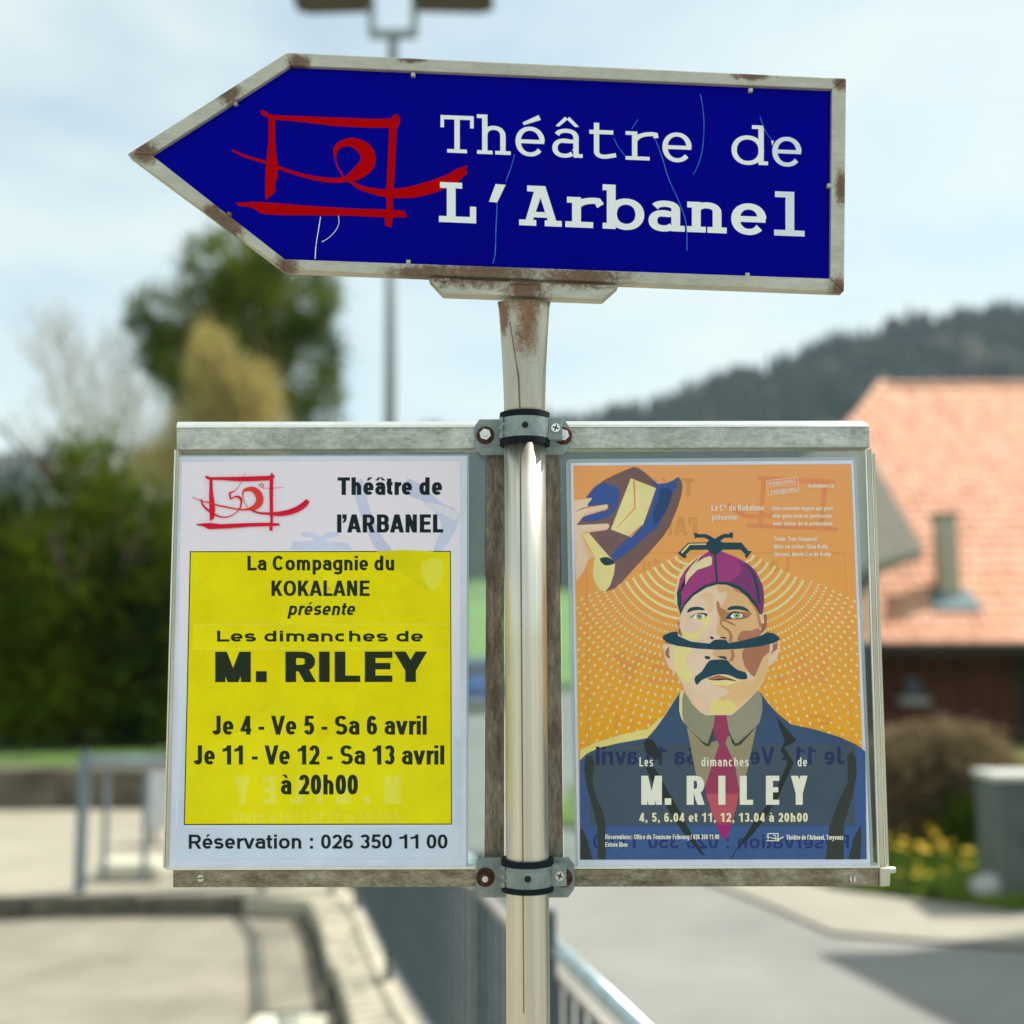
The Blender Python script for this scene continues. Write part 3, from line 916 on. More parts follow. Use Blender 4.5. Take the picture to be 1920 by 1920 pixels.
# slotted screws in the bottom rail
for (px, py, a) in ((377, 1646, 8), (1598, 1647, 88)):
    s1 = at(px, py, YF - .003)
    bm = bmesh.new()
    tube(bm, s1, s1 - Vector((0, .0022, 0)), .0042, .0036, 20)
    sc1 = bmo('screw', bm, CHROME, nf, False)
    bm = bmesh.new()
    box(bm, s1 - Vector((0, .0023, 0)), (.0066, .0005, .0010), 0, Matrix.Rotation(R(-a), 3, 'Y'))
    bmo('screw_slot', bm, BLACK, sc1)
bm = bmesh.new(); s1 = at(1672, 1631, YF)
tube(bm, s1 - Vector((.003, 0, 0)), s1 + Vector((.0035, 0, 0)), .0035, .003, 12); bmo('screw', bm, CHROME, nf)

# clamps
def clamp(py, ytop, ybot, plx0, plx1, pt, pb):
    zc0 = at(988, (ytop + ybot) / 2, 1.128).z
    h = at(988, ytop, 1.128).z - at(988, ybot, 1.128).z
    # plate
    c = 10
    q = [(plx0 + c, pt), (plx1 - c, pt), (plx1, pt + c * 1.4), (plx1, pb - c * 1.6), (plx1 - c * 1.2, pb), (plx0 + c * 1.2, pb), (plx0, pb - c * 1.6), (plx0, pt + c * 1.4)]
    bm = bmesh.new()
    prism(bm, [at(a, b, YF - .010) for a, b in q], Vector((0, .004, 0)), .0006)
    plate = bmo('clamp_plate', bm, ZINC, nf)
    def band(name, r0, r1, z0, z1, mt, par, a0=0, a1=360):
        vs, fs = [], []
        n = 240
        for i in range(n + 1):
            t = R(a0 + (a1 - a0) * i / n)
            for (r_, z) in ((r1, z0), (r1, z1), (r0, z1), (r0, z0)):
                vs.append((PX + r_ * math.cos(t), 1.15 + r_ * math.sin(t), z))
        for i in range(n):
            for k in range(4):
                k2 = (k + 1) % 4
                fs.append((4 * i + k, 4 * i + k2, 4 * i + 4 + k2, 4 * i + 4 + k))
        return me(name, vs, fs, mt, par)
    hh = h / 2
    bnd = band('clamp_band', rr_ + .0012, rr_ + .0046, zc0 - hh * .62, zc0 + hh * .62, ZINC, nf)
    band('rubber_lining', rr_ + .0002, rr_ + .0048, zc0 + hh * .63, zc0 + hh, RUBBER, nf)
    band('rubber_lining', rr_ + .0002, rr_ + .0048, zc0 - hh, zc0 - hh * .63, RUBBER, nf)
    bm = bmesh.new()
    s = Vector((PX, 1.15 - rr_ - .0044, zc0 + hh * .02))
    tube(bm, s, s - Vector((0, .0004, 0)), .0034, .0034, 18)
    bmo('hole', bm, BLACK, bnd)
    # folded lugs each side
    bm = bmesh.new()
    box(bm, (PX + rr_ + .0100, 1.15 - .006, zc0), (.0150, .0030, hh * 1.40), .0008, Matrix.Rotation(R(6), 3, 'Z'))
    box(bm, (PX + rr_ + .0100, 1.15 - .001, zc0), (.0150, .0030, hh * 1.40), .0008, Matrix.Rotation(R(6), 3, 'Z'))
    lug = bmo('lug', bm, ZINC, nf)
    bm = bmesh.new()
    for dz in (-.5, 0, .5):
        box(bm, (PX - rr_ - .0030, 1.15 - .0135, zc0 + hh * dz), (.0042, .003, hh * .30), .0004)
    bmo('hinge', bm, ZINC, nf)
    # screw with cross recess
    s = Vector((PX + rr_ + .0105, 1.15 - .0085, zc0))
    bm = bmesh.new()
    tube(bm, s + Vector((0, .004, 0)), s - Vector((0, .003, 0)), .0052, .0046, 22)
    sw = bmo('clamp_screw', bm, CHROME, nf)
    bm = bmesh.new()
    for a in (20, 110):
        box(bm, s - Vector((0, .0031, 0)), (.0066, .0006, .0013), 0, Matrix.Rotation(R(a), 3, 'Y'))
    bmo('cross_recess', bm, BLACK, sw)
    # hex nuts through the plate
    for (px, pyy) in ((910, py), (1056, py + 1)):
        s = at(px, pyy, YF - .0102)
        bm = bmesh.new()
        tube(bm, s, s - Vector((0, .0012, 0)), .0098, .0094, 24)
        ws_ = bmo('washer', bm, RUSTY, nf)
        bm = bmesh.new()
        tube(bm, s - Vector((0, .001, 0)), s - Vector((0, .0065, 0)), .0066, .0062, 6)
        bmo('nut', bm, CHROME if pyy < 1000 else RUSTY, nf)
        bm = bmesh.new()
        tube(bm, s - Vector((0, .006, 0)), s - Vector((0, .0095, 0)), .0034, .0031, 14)
        bmo('bolt_end', bm, CHROME, nf)
clamp(816, 768, 829, 889, 1068, 786, 853)
clamp(1645, 1617, 1678, 892, 1077, 1608, 1683)
# ================================================================== POSTERS
YPp = YF - .0005
def clip(poly, inside, cut):
    o = []
    for i, p in enumerate(poly):
        q = poly[(i + 1) % len(poly)]
        a, b = inside(p), inside(q)
        if a: o.append(p)
        if a != b: o.append(cut(p, q))
    return o
def cliprect(poly, x0, y0, x1, y1):
    def cx(v): return lambda p, q: (v, p[1] + (q[1] - p[1]) * (v - p[0]) / (q[0] - p[0]))
    def cy(v): return lambda p, q: (p[0] + (q[0] - p[0]) * (v - p[1]) / (q[1] - p[1]), v)
    for f, c in ((lambda p: p[0] >= x0, cx(x0)), (lambda p: p[0] <= x1, cx(x1)), (lambda p: p[1] >= y0, cy(y0)), (lambda p: p[1] <= y1, cy(y1))):
        poly = clip(poly, f, c)
        if not poly: return []
    return poly
def gradmat(name, stops, z0, z1, rough=.42):
    m = mat(name, (.5, .5, .5), rough, 0, 0, 8, 0, spec=.12)
    n, l = m.node_tree.nodes, m.node_tree.links
    t = n.new('ShaderNodeTexCoord'); s = n.new('ShaderNodeSeparateXYZ'); q = n.new('ShaderNodeMapRange'); r = n.new('ShaderNodeValToRGB')
    z = n.new('ShaderNodeTexNoise'); z.inputs['Scale'].default_value = 9
    l.new(t.outputs['Object'], s.inputs[0]); l.new(t.outputs['Object'], z.inputs['Vector'])
    a = n.new('ShaderNodeMath'); a.operation = 'MULTIPLY_ADD'; a.inputs[1].default_value = .10
    l.new(z.outputs['Fac'], a.inputs[0]); l.new(s.outputs['Z'], a.inputs[2])
    q.inputs['From Min'].default_value = z0 + .05; q.inputs['From Max'].default_value = z1 + .05
    l.new(a.outputs[0], q.inputs[0]); l.new(q.outputs[0], r.inputs[0])
    e = r.color_ramp.elements
    e[0].color = (*gain(stops[0][1]), 1); e[0].position = stops[0][0]
    e[1].color = (*gain(stops[-1][1]), 1); e[1].position = stops[-1][0]
    for p, c in stops[1:-1]:
        k = e.new(p); k.color = (*gain(c), 1)
    l.new(r.outputs[0], n['Principled BSDF'].inputs['Base Color'])
    return m
zt, zb = at(600, 857, YF).z, at(600, 1625, YF).z
PAPER = gradmat('poster_paper', [(0, (226, 230, 247)), (.3, (219, 226, 242)), (.6, (226, 219, 228)), (1, (228, 217, 228))], zb, zt)
EDGEP = ink((228, 232, 250))
def sheetobj(q, name, mt, Y, par, th=.0006):
    bm = bmesh.new()
    prism(bm, [at(a, b, Y) for a, b in q], Vector((0, th, 0)))
    return bmo(name, bm, mt, par)
lam = pm.copy(); lam.name = 'laminate_film'
for nd in lam.node_tree.nodes:
    if nd.type == 'BSDF_DIFFUSE': nd.inputs[0].default_value = (.78, .84, .90, 1)
    if nd.type == 'MIX_SHADER' and not nd.inputs[0].is_linked: nd.inputs[0].default_value = .38
# ---------------------------------------------------------------- left poster
pl = empty('poster', at(590, 1622, YPp))
tag(pl, 'white poster with a yellow text panel, left half of the notice frame', 'poster')
q = [(333, 856), (876, 855), (874, 1627), (312, 1629)]
sheetobj([(332, 853), (880, 852), (878, 1629), (310, 1631)], 'laminate', lam, YPp + .0004, pl)
paper = sheetobj(q, 'paper', EDGEP, YPp - .0006, pl)
A = Art(YPp - .0008, 6e-6)
A.poly([(341, 866), (862, 865), (864, 1610), (328, 1612)], PAPER)
GH = ink((200, 203, 230)); GH2 = ink((215, 214, 232))
GY = (214, 203, 14)
# faint show-through of the sheet on the back, as far as it can be seen
def G3(x, y): return (300 + x / 3.2, 780 + y / 3.2)
A.poly([G3(*p) for p in ((1170, 420), (1215, 380), (1260, 560), (1330, 720), (1390, 802), (1300, 802), (1230, 660), (1180, 520))], GH, smooth=3)
A.poly([G3(*p) for p in ((1480, 380), (1560, 410), (1690, 520), (1770, 560), (1790, 640), (1700, 800), (1640, 802), (1690, 650), (1590, 520), (1500, 480))], GH, smooth=3)
A.poly([G3(*p) for p in ((1590, 515), (1720, 545), (1785, 590), (1770, 625), (1700, 590), (1600, 548))], ink((224, 222, 236)), smooth=2)
A.poly([G3(*p) for p in ((775, 802), (800, 755), (930, 748), (905, 728), (850, 722), (848, 695), (930, 700), (960, 728), (1000, 700), (1075, 697), (1078, 720), (1010, 730), (985, 750), (1120, 760), (1155, 802))], GH)
A.poly([(x, y) for x, y in ((341, 1378), (352, 1372), (352, 1612), (329, 1612))], ink((205, 216, 236)))
A.poly([(850, 1378), (863, 1385), (864, 1610), (850, 1612)], ink((205, 216, 236)))
A.poly([(329, 1552), (864, 1551), (864, 1610), (328, 1612)], ink((208, 219, 238)))
A.poly([(356, 1033.5), (845.5, 1033), (847.5, 1546), (344.5, 1547)], ink((22, 30, 24)))
YEL = mat('yellow_print', gain((236, 219, 2)), .5, 0, .05, 22, spec=.12)
A.poly([(358, 1035.3), (843.8, 1034.8), (845.8, 1544.2), (346.5, 1545)], YEL)
gy, gy2 = ink((219, 206, 10)), ink((236, 227, 70))
A.poly([G3(*p) for p in ((1300, 812), (1640, 812), (1650, 850), (1570, 880), (1560, 940), (1620, 1050), (1540, 1010), (1440, 920))], gy, smooth=2)
A.poly([G3(*p) for p in ((1570, 885), (1650, 850), (1700, 880), (1690, 980), (1640, 1050), (1600, 1010), (1570, 950))], gy2, smooth=2)
for k in range(8):
    r_ = 42 + 13 * k
    for c0, a0, a1 in (((640, 1045), 95, 150), ((560, 1045), 30, 85)):
        p = [(c0[0] + r_ * 1.15 * math.cos(R(a)), c0[1] + r_ * .9 * math.sin(R(a))) for a in range(a0, a1 + 1, 8)]
        A.ribbon(p, 2.0, ink((233, 223, 40)), up=(k == 0))
A.poly([(350, 1396), (430, 1384), (500, 1330), (525, 1300), (560, 1345), (600, 1395), (660, 1345), (672, 1300), (700, 1335), (760, 1380), (843, 1400), (845, 1543), (347.5, 1543.5)], ink((226, 213, 12)))
A.poly([(362, 1171), (842, 1170), (842, 1216), (361, 1217)], ink((226, 211, 6)))
A.poly([(362, 1170), (842, 1169), (842, 1171), (362, 1172)], ink((240, 228, 70)))
A.poly([(361, 1216.5), (842, 1215.5), (842, 1217), (361, 1218)], ink((240, 228, 70)))
text(A, 'M.RILEY', 440, 752, 1508, 53, 13, ink((240, 230, 76)), mirror=True, track=.42)
text(A, '4,5,6.04 et 11,12,13.04 à 20h00', 437, 752, 1541, 17, 3.4, ink((238, 228, 70)), mirror=True, track=.05)
T = ink((22, 34, 40), .4); TG = ink((34, 44, 28), .4)
text(A, 'Théâtre de', 633, 829, 928, 33, 8.2, T, wy=6.2, xh=.73)
text(A, 'l’ARBANEL', 633.5, 831, 998.5, 34, 8.2, T, wy=6.2)
text(A, 'La Compagnie du', 464, 739, 1069.5, 27.5, 6.0, TG, wy=4.9, xh=.73)
text(A, 'KOKALANE', 509, 693, 1117.5, 29, 6.4, TG, wy=5.0)
text(A, 'présente', 540, 664, 1153.5, 23.5, 5.0, TG, wy=4.2, ital=.2, xh=.76)
text(A, 'Les dimanches de', 407, 793, 1203, 20.5, 6.0, TG, wy=4.2, xh=.76)
text(A, 'M. RILEY', 403, 800, 1279, 57, 20, TG, wy=12, slope=-.001)
text(A, 'Je 4 - Ve 5 - Sa 6 avril', 398, 799, 1377.5, 35.5, 7.6, TG, wy=5.6, xh=.73)
text(A, 'Je 11 - Ve 12 - Sa 13 avril', 363, 832, 1433.5, 36, 7.6, TG, wy=5.6, xh=.73)
text(A, 'à 20h00', 526.5, 671, 1489.5, 37, 8.0, TG, wy=6.0, xh=.73)
text(A, 'Réservation : 026 350 11 00', 354, 839, 1591.5, 26.5, 5.4, T, wy=4.5, xh=.75, slope=-.001)
A.build('print', paper)
# emblem with the fifty
E1 = Art(YPp - .0020, 6e-6)
def L4(x, y): return (350 + x / 7.68, 880 + y / 7.68)
_c = 7.68
def map50(x, y):                                # sign emblem units -> poster emblem position
    return L4(-770 + x * 1.395 - 6, -410 + y * 1.36 + (x - 740) * -.075 * 1.36 + 30)
R50 = ink((206, 22, 52)); R50b = ink((214, 60, 48))
def lp(p, m_=R50): E1.poly([L4(*k) for k in p], m_)
def lr(p, m_=R50, k=4):
    pts, ws = [], []
    n = len(p)
    for i in range(n - 1):
        a, b, c, d = p[max(0, i - 1)], p[i], p[i + 1], p[min(n - 1, i + 2)]
        for j in range(k):
            t = j / k
            v = [.5 * (2 * b[s] + (c[s] - a[s]) * t + (2 * a[s] - 5 * b[s] + 4 * c[s] - d[s]) * t * t + (3 * b[s] - a[s] - 3 * c[s] + d[s]) * t ** 3) for s in range(3)]
            pts.append(L4(v[0], v[1])); ws.append(max(.5, v[2] / _c))
    pts.append(L4(*p[-1][:2])); ws.append(max(.5, p[-1][2] / _c))
    E1.ribbon(pts, ws, m_)
lp([(265, 95), (285, 92), (340, 112), (700, 108), (1190, 92), (1212, 80), (1215, 52), (1238, 52), (1240, 80), (1272, 88), (1262, 118), (1244, 130), (1240, 155), (900, 172), (700, 168), (520, 155), (320, 148), (275, 130)])
lp([(328, 140), (368, 140), (375, 300), (392, 420), (408, 560), (396, 700), (335, 750), (328, 600), (322, 400)])
lp([(1196, 140), (1246, 140), (1242, 400), (1244, 600), (1240, 750), (1235, 885), (1190, 882), (1192, 800), (1205, 740), (1196, 600), (1190, 300)])
lp([(132, 788), (280, 775), (340, 772), (500, 790), (800, 775), (1100, 768), (1335, 776), (1340, 812), (1150, 818), (900, 826), (600, 850), (320, 862), (290, 850), (240, 822), (150, 806)])
lr([(80, 402, 10), (200, 450, 12), (330, 482, 20), (440, 515, 22), (560, 540, 24), (700, 568, 22), (800, 580, 24), (880, 574, 34)], R50b)
lr([(880, 574, 36), (960, 555, 70), (1030, 500, 100), (1052, 420, 105), (1020, 340, 100), (950, 288, 76), (860, 290, 50), (815, 320, 30), (808, 390, 14), (830, 470, 10), (880, 548, 10)], R50b)
lr([(900, 560, 14), (960, 600, 26), (1060, 630, 30), (1200, 638, 40), (1330, 640, 66), (1460, 620, 76), (1600, 570, 84), (1700, 500, 80), (1745, 445, 60)])
lr([(210, 430, 20), (225, 500, 26), (290, 575, 30), (400, 650, 26), (520, 688, 20), (620, 675, 16), (700, 630, 12), (765, 560, 18), (785, 480, 26), (775, 420, 40), (730, 392, 30), (680, 400, 20), (632, 432, 14)])
lr([(632, 432, 24), (620, 340, 26), (680, 318, 16), (740, 260, 8), (785, 180, 8), (825, 95, 6), (845, 40, 4)], k=3)
lr([(1060, 252, 8), (1048, 228, 14), (1080, 208, 12), (1106, 232, 14), (1088, 254, 8), (1066, 250, 6), (1110, 272, 7), (1200, 275, 6), (1300, 266, 6), (1405, 256, 5)], k=2)
E1.up()
for _ in range(420):                              # spatter round the brush frame
    a = random.random()
    side = random.choice('tlrb')
    if side == 't': x, y = random.uniform(300, 1200), random.gauss(70, 18)
    elif side == 'l': x, y = random.gauss(270, 28), random.uniform(150, 740)
    elif side == 'r': x, y = abs(random.gauss(0, 70)) + 1260, random.uniform(140, 760)
    else: x, y = random.uniform(500, 1600), 880 + abs(random.gauss(0, 14)) - max(0, (random.random() - .3)) * 120
    c = L4(x, y); s = random.uniform(.22, .5)
    E1.tri([(c[0] - s, c[1]), (c[0], c[1] - s), (c[0] + s, c[1]), (c[0], c[1] + s)], [(0, 1, 2, 3)], ink((226, 130, 150)))
E1.build('emblem', paper)

# ---------------------------------------------------------------- right poster
pr = empty('poster', at(1350, 1622, YPp))
tag(pr, 'orange illustrated poster of a moustached man in a suit, right half of the notice frame', 'poster')
lq = [(1066, 861), (1600, 857), (1606, 863), (1622, 1240), (1638, 1623), (1634, 1627), (1084, 1627), (1079, 1622), (1068, 1230), (1061, 867)]
sheetobj(lq, 'laminate', lam, YPp + .0004, pr)
pap = sheetobj([(1070, 868), (1600, 863), (1632, 1624), (1083, 1626)], 'paper', EDGEP, YPp - .0006, pr)
B = Art(YPp - .0008, 6e-6)
ORG = gradmat('orange_print', [(0, (243, 172, 38)), (.25, (238, 168, 62)), (.6, (232, 160, 88)), (1, (224, 156, 100))], at(1350, 1440, YF).z, at(1350, 873, YF).z)
inner = [(1075, 873), (1596, 870), (1625.5, 1611), (1088, 1612)]
def inx0(y): return 1075 + (y - 873) * 13 / 739
def inx1(y): return 1596 + (y - 870) * 29.5 / 741
B.poly(inner, ORG)
# show-through lettering from the back sheet
sh = ink((208, 140, 78)); sh2 = ink((216, 132, 92))
text(B, 'Théâtre de', 1112, 1302, 930, 33, 8.2, ink((212, 146, 88)), mirror=True)
text(B, 'l’ARBANEL', 1112, 1306, 1003, 34, 8.2, ink((212, 146, 88)), mirror=True)
for p, w_ in (([(1420, 896), (1565, 904)], 10), ([(1432, 900), (1425, 990)], 9), ([(1548, 900), (1540, 985)], 9), ([(1400, 985), (1570, 992)], 8), ([(1365, 945), (1400, 968), (1450, 965)], 9)):
    B.ribbon(lin(p, 3), w_, ink((222, 138, 92)))
for x0, y0, x1, y1 in ((1098, 1036, 1583, 1038),):
    B.poly([(x0, y0), (x1, y0), (x1, y1), (x0, y1)], ink((214, 150, 84)))
B.poly([(1098, 1036), (1099.5, 1036), (1106, 1440), (1104.5, 1440)], ink((216, 146, 70)))
B.poly([(1583, 1036), (1584.3, 1036), (1600, 1440), (1598.5, 1440)], ink((222, 150, 74)))
text(B, 'La Compagnie du', 1205, 1480, 1072, 27, 5.6, ink((216, 148, 86)), mirror=True)
text(B, 'M. RILEY', 1150, 1555, 1282, 56, 19, ink((229, 154, 76)), wy=12, mirror=True)
text(B, 'Sa 6 avril', 1150, 1560, 1376, 36, 7, ink((224, 148, 58)), mirror=True)
# radiating arcs
CRM = ink((253, 232, 166))
B.up()
za = B.z
def dot(x, y, s, ang, ln):
    if not (inx0(y) + 2 < x < inx1(y) - 2): return
    c_, s_ = math.cos(ang), math.sin(ang)
    a, b = ln / 2, s / 2
    P_ = [(-a, -b * .6), (-a * .6, -b), (a * .6, -b), (a, -b * .6), (a, b * .6), (a * .6, b), (-a * .6, b), (-a, b * .6)]
    B.tri([(x + p[0] * c_ - p[1] * s_, y + p[0] * s_ + p[1] * c_) for p in P_], [tuple(range(8))], CRM, za)
for side in (-1, 1):
    cx0, cy0 = (1391, 1029) if side > 0 else (1289, 1031)
    for k in range(0, 30):
        r_ = 26 + 14.8 * k
        if k < 8:
            p = [(cx0 + side * r_ * math.cos(R(a)), cy0 + r_ * math.sin(R(a))) for a in range(27, 94, 6)]
            B.ribbon(p, 5.2, CRM, up=False)
        else:
            L_ = (4.2 + (k - 8) * .55)
            n = int(r_ * R(90 - 25) / L_ / (1.25 if k < 11 else 1.45))
            for i in range(n + 1):
                a = R(25) + i * (R(67) / n)
                x, y = cx0 + side * r_ * math.cos(a), cy0 + r_ * math.sin(a)
                tang = math.atan2(math.cos(a), -side * math.sin(a))
                if k < 11: dot(x, y, 5.2, tang, L_ * .72)
                else: dot(x, y, 4.0, tang + math.pi / 2, 6.2)
B.up()
def H3(x, y): return (1070 + x / 7.386, 860 + y / 7.386)
def F1(x, y): return (1230 + x / 7.68, 1020 + y / 7.68)
def F2(x, y): return (1230 + x / 7.68, 1160 + y / 7.68)
def SL(x, y): return (1080 + x / 6, 1300 + y / 6)
def SR(x, y): return (1340 + x / 6, 1300 + y / 6)
def Pp(f, p, c, smooth=0): B.poly([f(*k) for k in p], ink(c) if isinstance(c, tuple) else c, smooth=smooth)
SK, SKS, TAN, BRN, DKT, CR = (238, 205, 178), (226, 196, 172), (217, 172, 124), (170, 116, 84), (38, 70, 84), (252, 230, 158)
# hand and lifted hat
Pp(H3, [(44, 580), (300, 540), (250, 640), (215, 690), (500, 632), (520, 660), (500, 700), (180, 790), (80, 920), (520, 898), (540, 940), (500, 985), (250, 1015), (150, 1040), (250, 1380), (200, 1530), (75, 1700), (60, 1400)], SK)
HATB, HATU = (118, 92, 92), (52, 78, 130)
Pp(H3, [(208, 548), (300, 420), (450, 305), (640, 210), (780, 150), (860, 118), (930, 125), (1040, 200), (1210, 352), (1330, 335), (1420, 300), (1490, 250), (1530, 300), (1552, 380), (1530, 520), (1480, 680), (1380, 920), (1280, 1080), (1050, 1340), (880, 1520), (700, 1720), (600, 1800), (490, 1842), (350, 1600), (590, 1440), (400, 1200), (250, 1025), (500, 985), (540, 940), (520, 898), (80, 920), (180, 800), (500, 700), (520, 660), (500, 632), (230, 665), (300, 540)], HATB)
BL = (62, 86, 148); BL2 = (50, 72, 116)
Pp(H3, [(230, 540), (330, 410), (440, 330), (520, 360), (640, 390), (680, 480), (660, 620), (600, 740), (480, 820), (300, 870), (170, 860), (200, 800), (510, 720), (530, 650), (500, 628), (235, 660), (300, 545)], BL, 3)
Pp(H3, [(1085, 290), (1215, 355), (1330, 338), (1420, 302), (1485, 262), (1470, 380), (1390, 520), (1300, 760), (1200, 960), (1050, 1060), (880, 1230), (620, 1420), (560, 1330), (700, 1180), (860, 1060), (1000, 930), (1110, 700), (1185, 410)], BL)
Pp(H3, [(1250, 420), (1400, 440), (1360, 640), (1260, 820), (1160, 900), (1140, 760), (1220, 560)], BL2, 3)
Pp(H3, [(832, 270), (1184, 408), (1000, 920), (965, 940), (840, 1088), (556, 980), (720, 560)], (250, 232, 168))
Pp(H3, [(800, 1072), (965, 930), (990, 918), (835, 1090)], (226, 150, 98))
Pp(H3, [(866, 300), (888, 298), (900, 685), (650, 955), (630, 965), (880, 680)], (214, 146, 74))
Pp(H3, [(150, 1040), (250, 1025), (400, 1200), (600, 1430), (615, 1470), (600, 1600), (545, 1760), (480, 1842), (400, 1820), (330, 1700), (305, 1600), (320, 1430), (335, 1360), (240, 1200)], (250, 230, 160))
Pp(H3, [(400, 1385), (500, 1362), (560, 1390), (612, 1442), (540, 1475), (460, 1470)], (44, 66, 74), 2)
Pp(H3, [(130, 1040), (150, 1045), (250, 1250), (335, 1360), (250, 1380), (170, 1170)], (224, 182, 150))
Pp(H3, [(190, 760), (500, 690), (505, 702), (180, 800)], (214, 176, 150)); Pp(H3, [(170, 1010), (520, 965), (500, 988), (160, 1032)], (220, 178, 160))
Pp(H3, [(48, 740), (140, 692), (230, 668), (225, 680), (150, 700)], (90, 60, 70)); 
# halo, cap
Pp(F1, [(345, 1060), (300, 860), (268, 900), (262, 700), (300, 560), (330, 430), (400, 330), (520, 230), (640, 165), (760, 120), (700, 200), (420, 380), (330, 560)], CR)
# head base
Pp(F1, [(340, 1120), (310, 1110), (330, 1270), (310, 1320), (460, 1440), (900, 1500), (1500, 1360), (1590, 1240), (1600, 1080), (1580, 1010), (1500, 1010), (1440, 850), (1200, 600), (900, 560), (600, 640), (420, 820), (345, 1000)], SK)
Pp(F1, [(890, 580), (1100, 590), (1300, 700), (1440, 880), (1500, 1050), (1490, 1340), (1050, 1420), (1000, 1380), (880, 1300), (870, 1180), (900, 1130), (870, 900), (960, 880), (1030, 720), (1010, 690), (910, 700), (880, 660)], TAN)
Pp(F1, [(1080, 600), (1200, 640), (1330, 740), (1430, 870), (1490, 1000), (1520, 1200), (1480, 1180), (1440, 980), (1350, 840), (1300, 740), (1160, 690)], (186, 132, 96), 2)
Pp(F1, [(640, 740), (720, 705), (820, 730), (825, 860), (800, 980), (740, 970), (760, 880), (700, 800)], (220, 184, 148), 2)
Pp(F1, [(870, 840), (905, 830), (930, 920), (1000, 950), (1040, 980), (1350, 980), (1370, 1020), (1320, 1060), (1230, 1090), (1000, 1090), (1080, 1120), (1160, 1180), (1060, 1150), (960, 1110), (955, 1160), (1050, 1230), (1100, 1310), (1090, 1400), (1050, 1400), (1060, 1300), (980, 1220), (920, 1150), (930, 1060), (890, 980)], (172, 118, 84), 2)
Pp(F1, [(1200, 1290), (1260, 1245), (1360, 1250), (1480, 1210), (1500, 1340), (1200, 1400), (1180, 1350)], (176, 118, 96), 2)
Pp(F1, [(720, 1030), (790, 1060), (600, 1380), (430, 1370), (380, 1290), (420, 1250), (500, 1290), (600, 1260), (700, 1130), (580, 1110)], (246, 224, 150), 2)
Pp(F1, [(440, 1140), (600, 1130), (660, 1160), (560, 1280), (480, 1270), (420, 1200)], (226, 190, 176), 2)
# ears
Pp(F1, [(1545, 1030), (1590, 1010), (1600, 1120), (1580, 1230), (1500, 1300), (1480, 1330), (1520, 1200), (1500, 1140), (1560, 1140)], (160, 104, 78), 2)
Pp(F1, [(310, 1115), (340, 1120), (335, 1200), (375, 1290), (380, 1335), (320, 1290), (355, 1230), (325, 1200)], (168, 112, 84))
# purple cap
Pp(F1, [(345, 1000), (308, 870), (300, 700), (345, 500), (430, 360), (590, 210), (760, 110), (950, 108), (1130, 180), (1290, 260), (1400, 350), (1490, 500), (1545, 640), (1555, 850), (1520, 1030), (1440, 860), (1330, 730), (1180, 620), (1000, 570), (860, 575), (700, 620), (520, 730), (400, 880)], (158, 62, 122))
Pp(F1, [(1180, 240), (1400, 350), (1490, 500), (1545, 640), (1555, 850), (1520, 1030), (1440, 860), (1330, 730), (1150, 600), (1060, 545), (1200, 440), (1230, 330)], (124, 60, 112), 2)
Pp(F1, [(590, 200), (300, 700), (310, 860), (345, 1000), (375, 850), (360, 700), (420, 480), (520, 300)], DKT)
Pp(F1, [(415, 590), (430, 440), (500, 330), (580, 240), (640, 165), (660, 160), (610, 220), (580, 270), (700, 195), (780, 175), (808, 200), (800, 300), (700, 340), (600, 370), (480, 490)], (250, 232, 178))
Pp(F1, [(1280, 265), (1330, 300), (1430, 450), (1480, 640), (1500, 860), (1470, 850), (1440, 640), (1390, 440)], DKT)
Pp(F1, [(832, 130), (866, 130), (895, 560), (862, 560)], DKT)
Pp(F1, [(345, 1040), (345, 980), (400, 850), (520, 710), (700, 590), (860, 545), (1010, 543), (1190, 600), (1340, 710), (1450, 860), (1510, 1000), (1495, 1010), (1430, 900), (1310, 760), (1180, 650), (1010, 585), (880, 582), (720, 630), (540, 745), (420, 880), (360, 1000)], DKT)
# nozzle on the cap
Pp(H3, [(1485, 1298), (1590, 1380), (1575, 1345), (1700, 1180), (1625, 1165), (1530, 1300)], DKT) if False else None
Pp(F1, [(315, 115), (345, 110), (455, 10), (455, -15), (720, -15), (770, 120), (840, 150), (900, 140), (950, 90), (1190, 95), (1280, 170), (1275, 195), (1310, 200), (1385, 125), (1360, 105), (1330, 110), (1230, -10), (980, -15), (900, -100), (800, -100), (730, -15), (450, -15), (355, 100), (330, 120), (420, 210), (435, 190), (425, 170), (480, 100), (730, 95), (760, 120), (720, 60), (460, 60)], DKT) if False else None
NZ = lambda x, y: (1040 + x / 3.097, 840 + y / 3.097)
Pp(NZ, [(714, 605), (728, 600), (775, 550), (885, 548), (898, 535), (870, 520), (822, 520), (816, 528), (808, 495), (824, 492), (830, 500), (880, 500), (905, 512), (930, 528), (955, 512), (985, 498), (1012, 500), (1020, 490), (1036, 492), (1034, 526), (1022, 520), (985, 522), (962, 538), (975, 549), (1085, 549), (1125, 598), (1145, 600), (1115, 640), (1105, 632), (1108, 618), (1080, 590), (975, 590), (952, 614), (928, 620), (905, 612), (890, 590), (790, 592), (762, 618), (765, 636), (752, 640), (722, 618)], DKT)
Pp(NZ, [(733, 606), (778, 556), (880, 554), (880, 562), (786, 563), (742, 612)], CR)
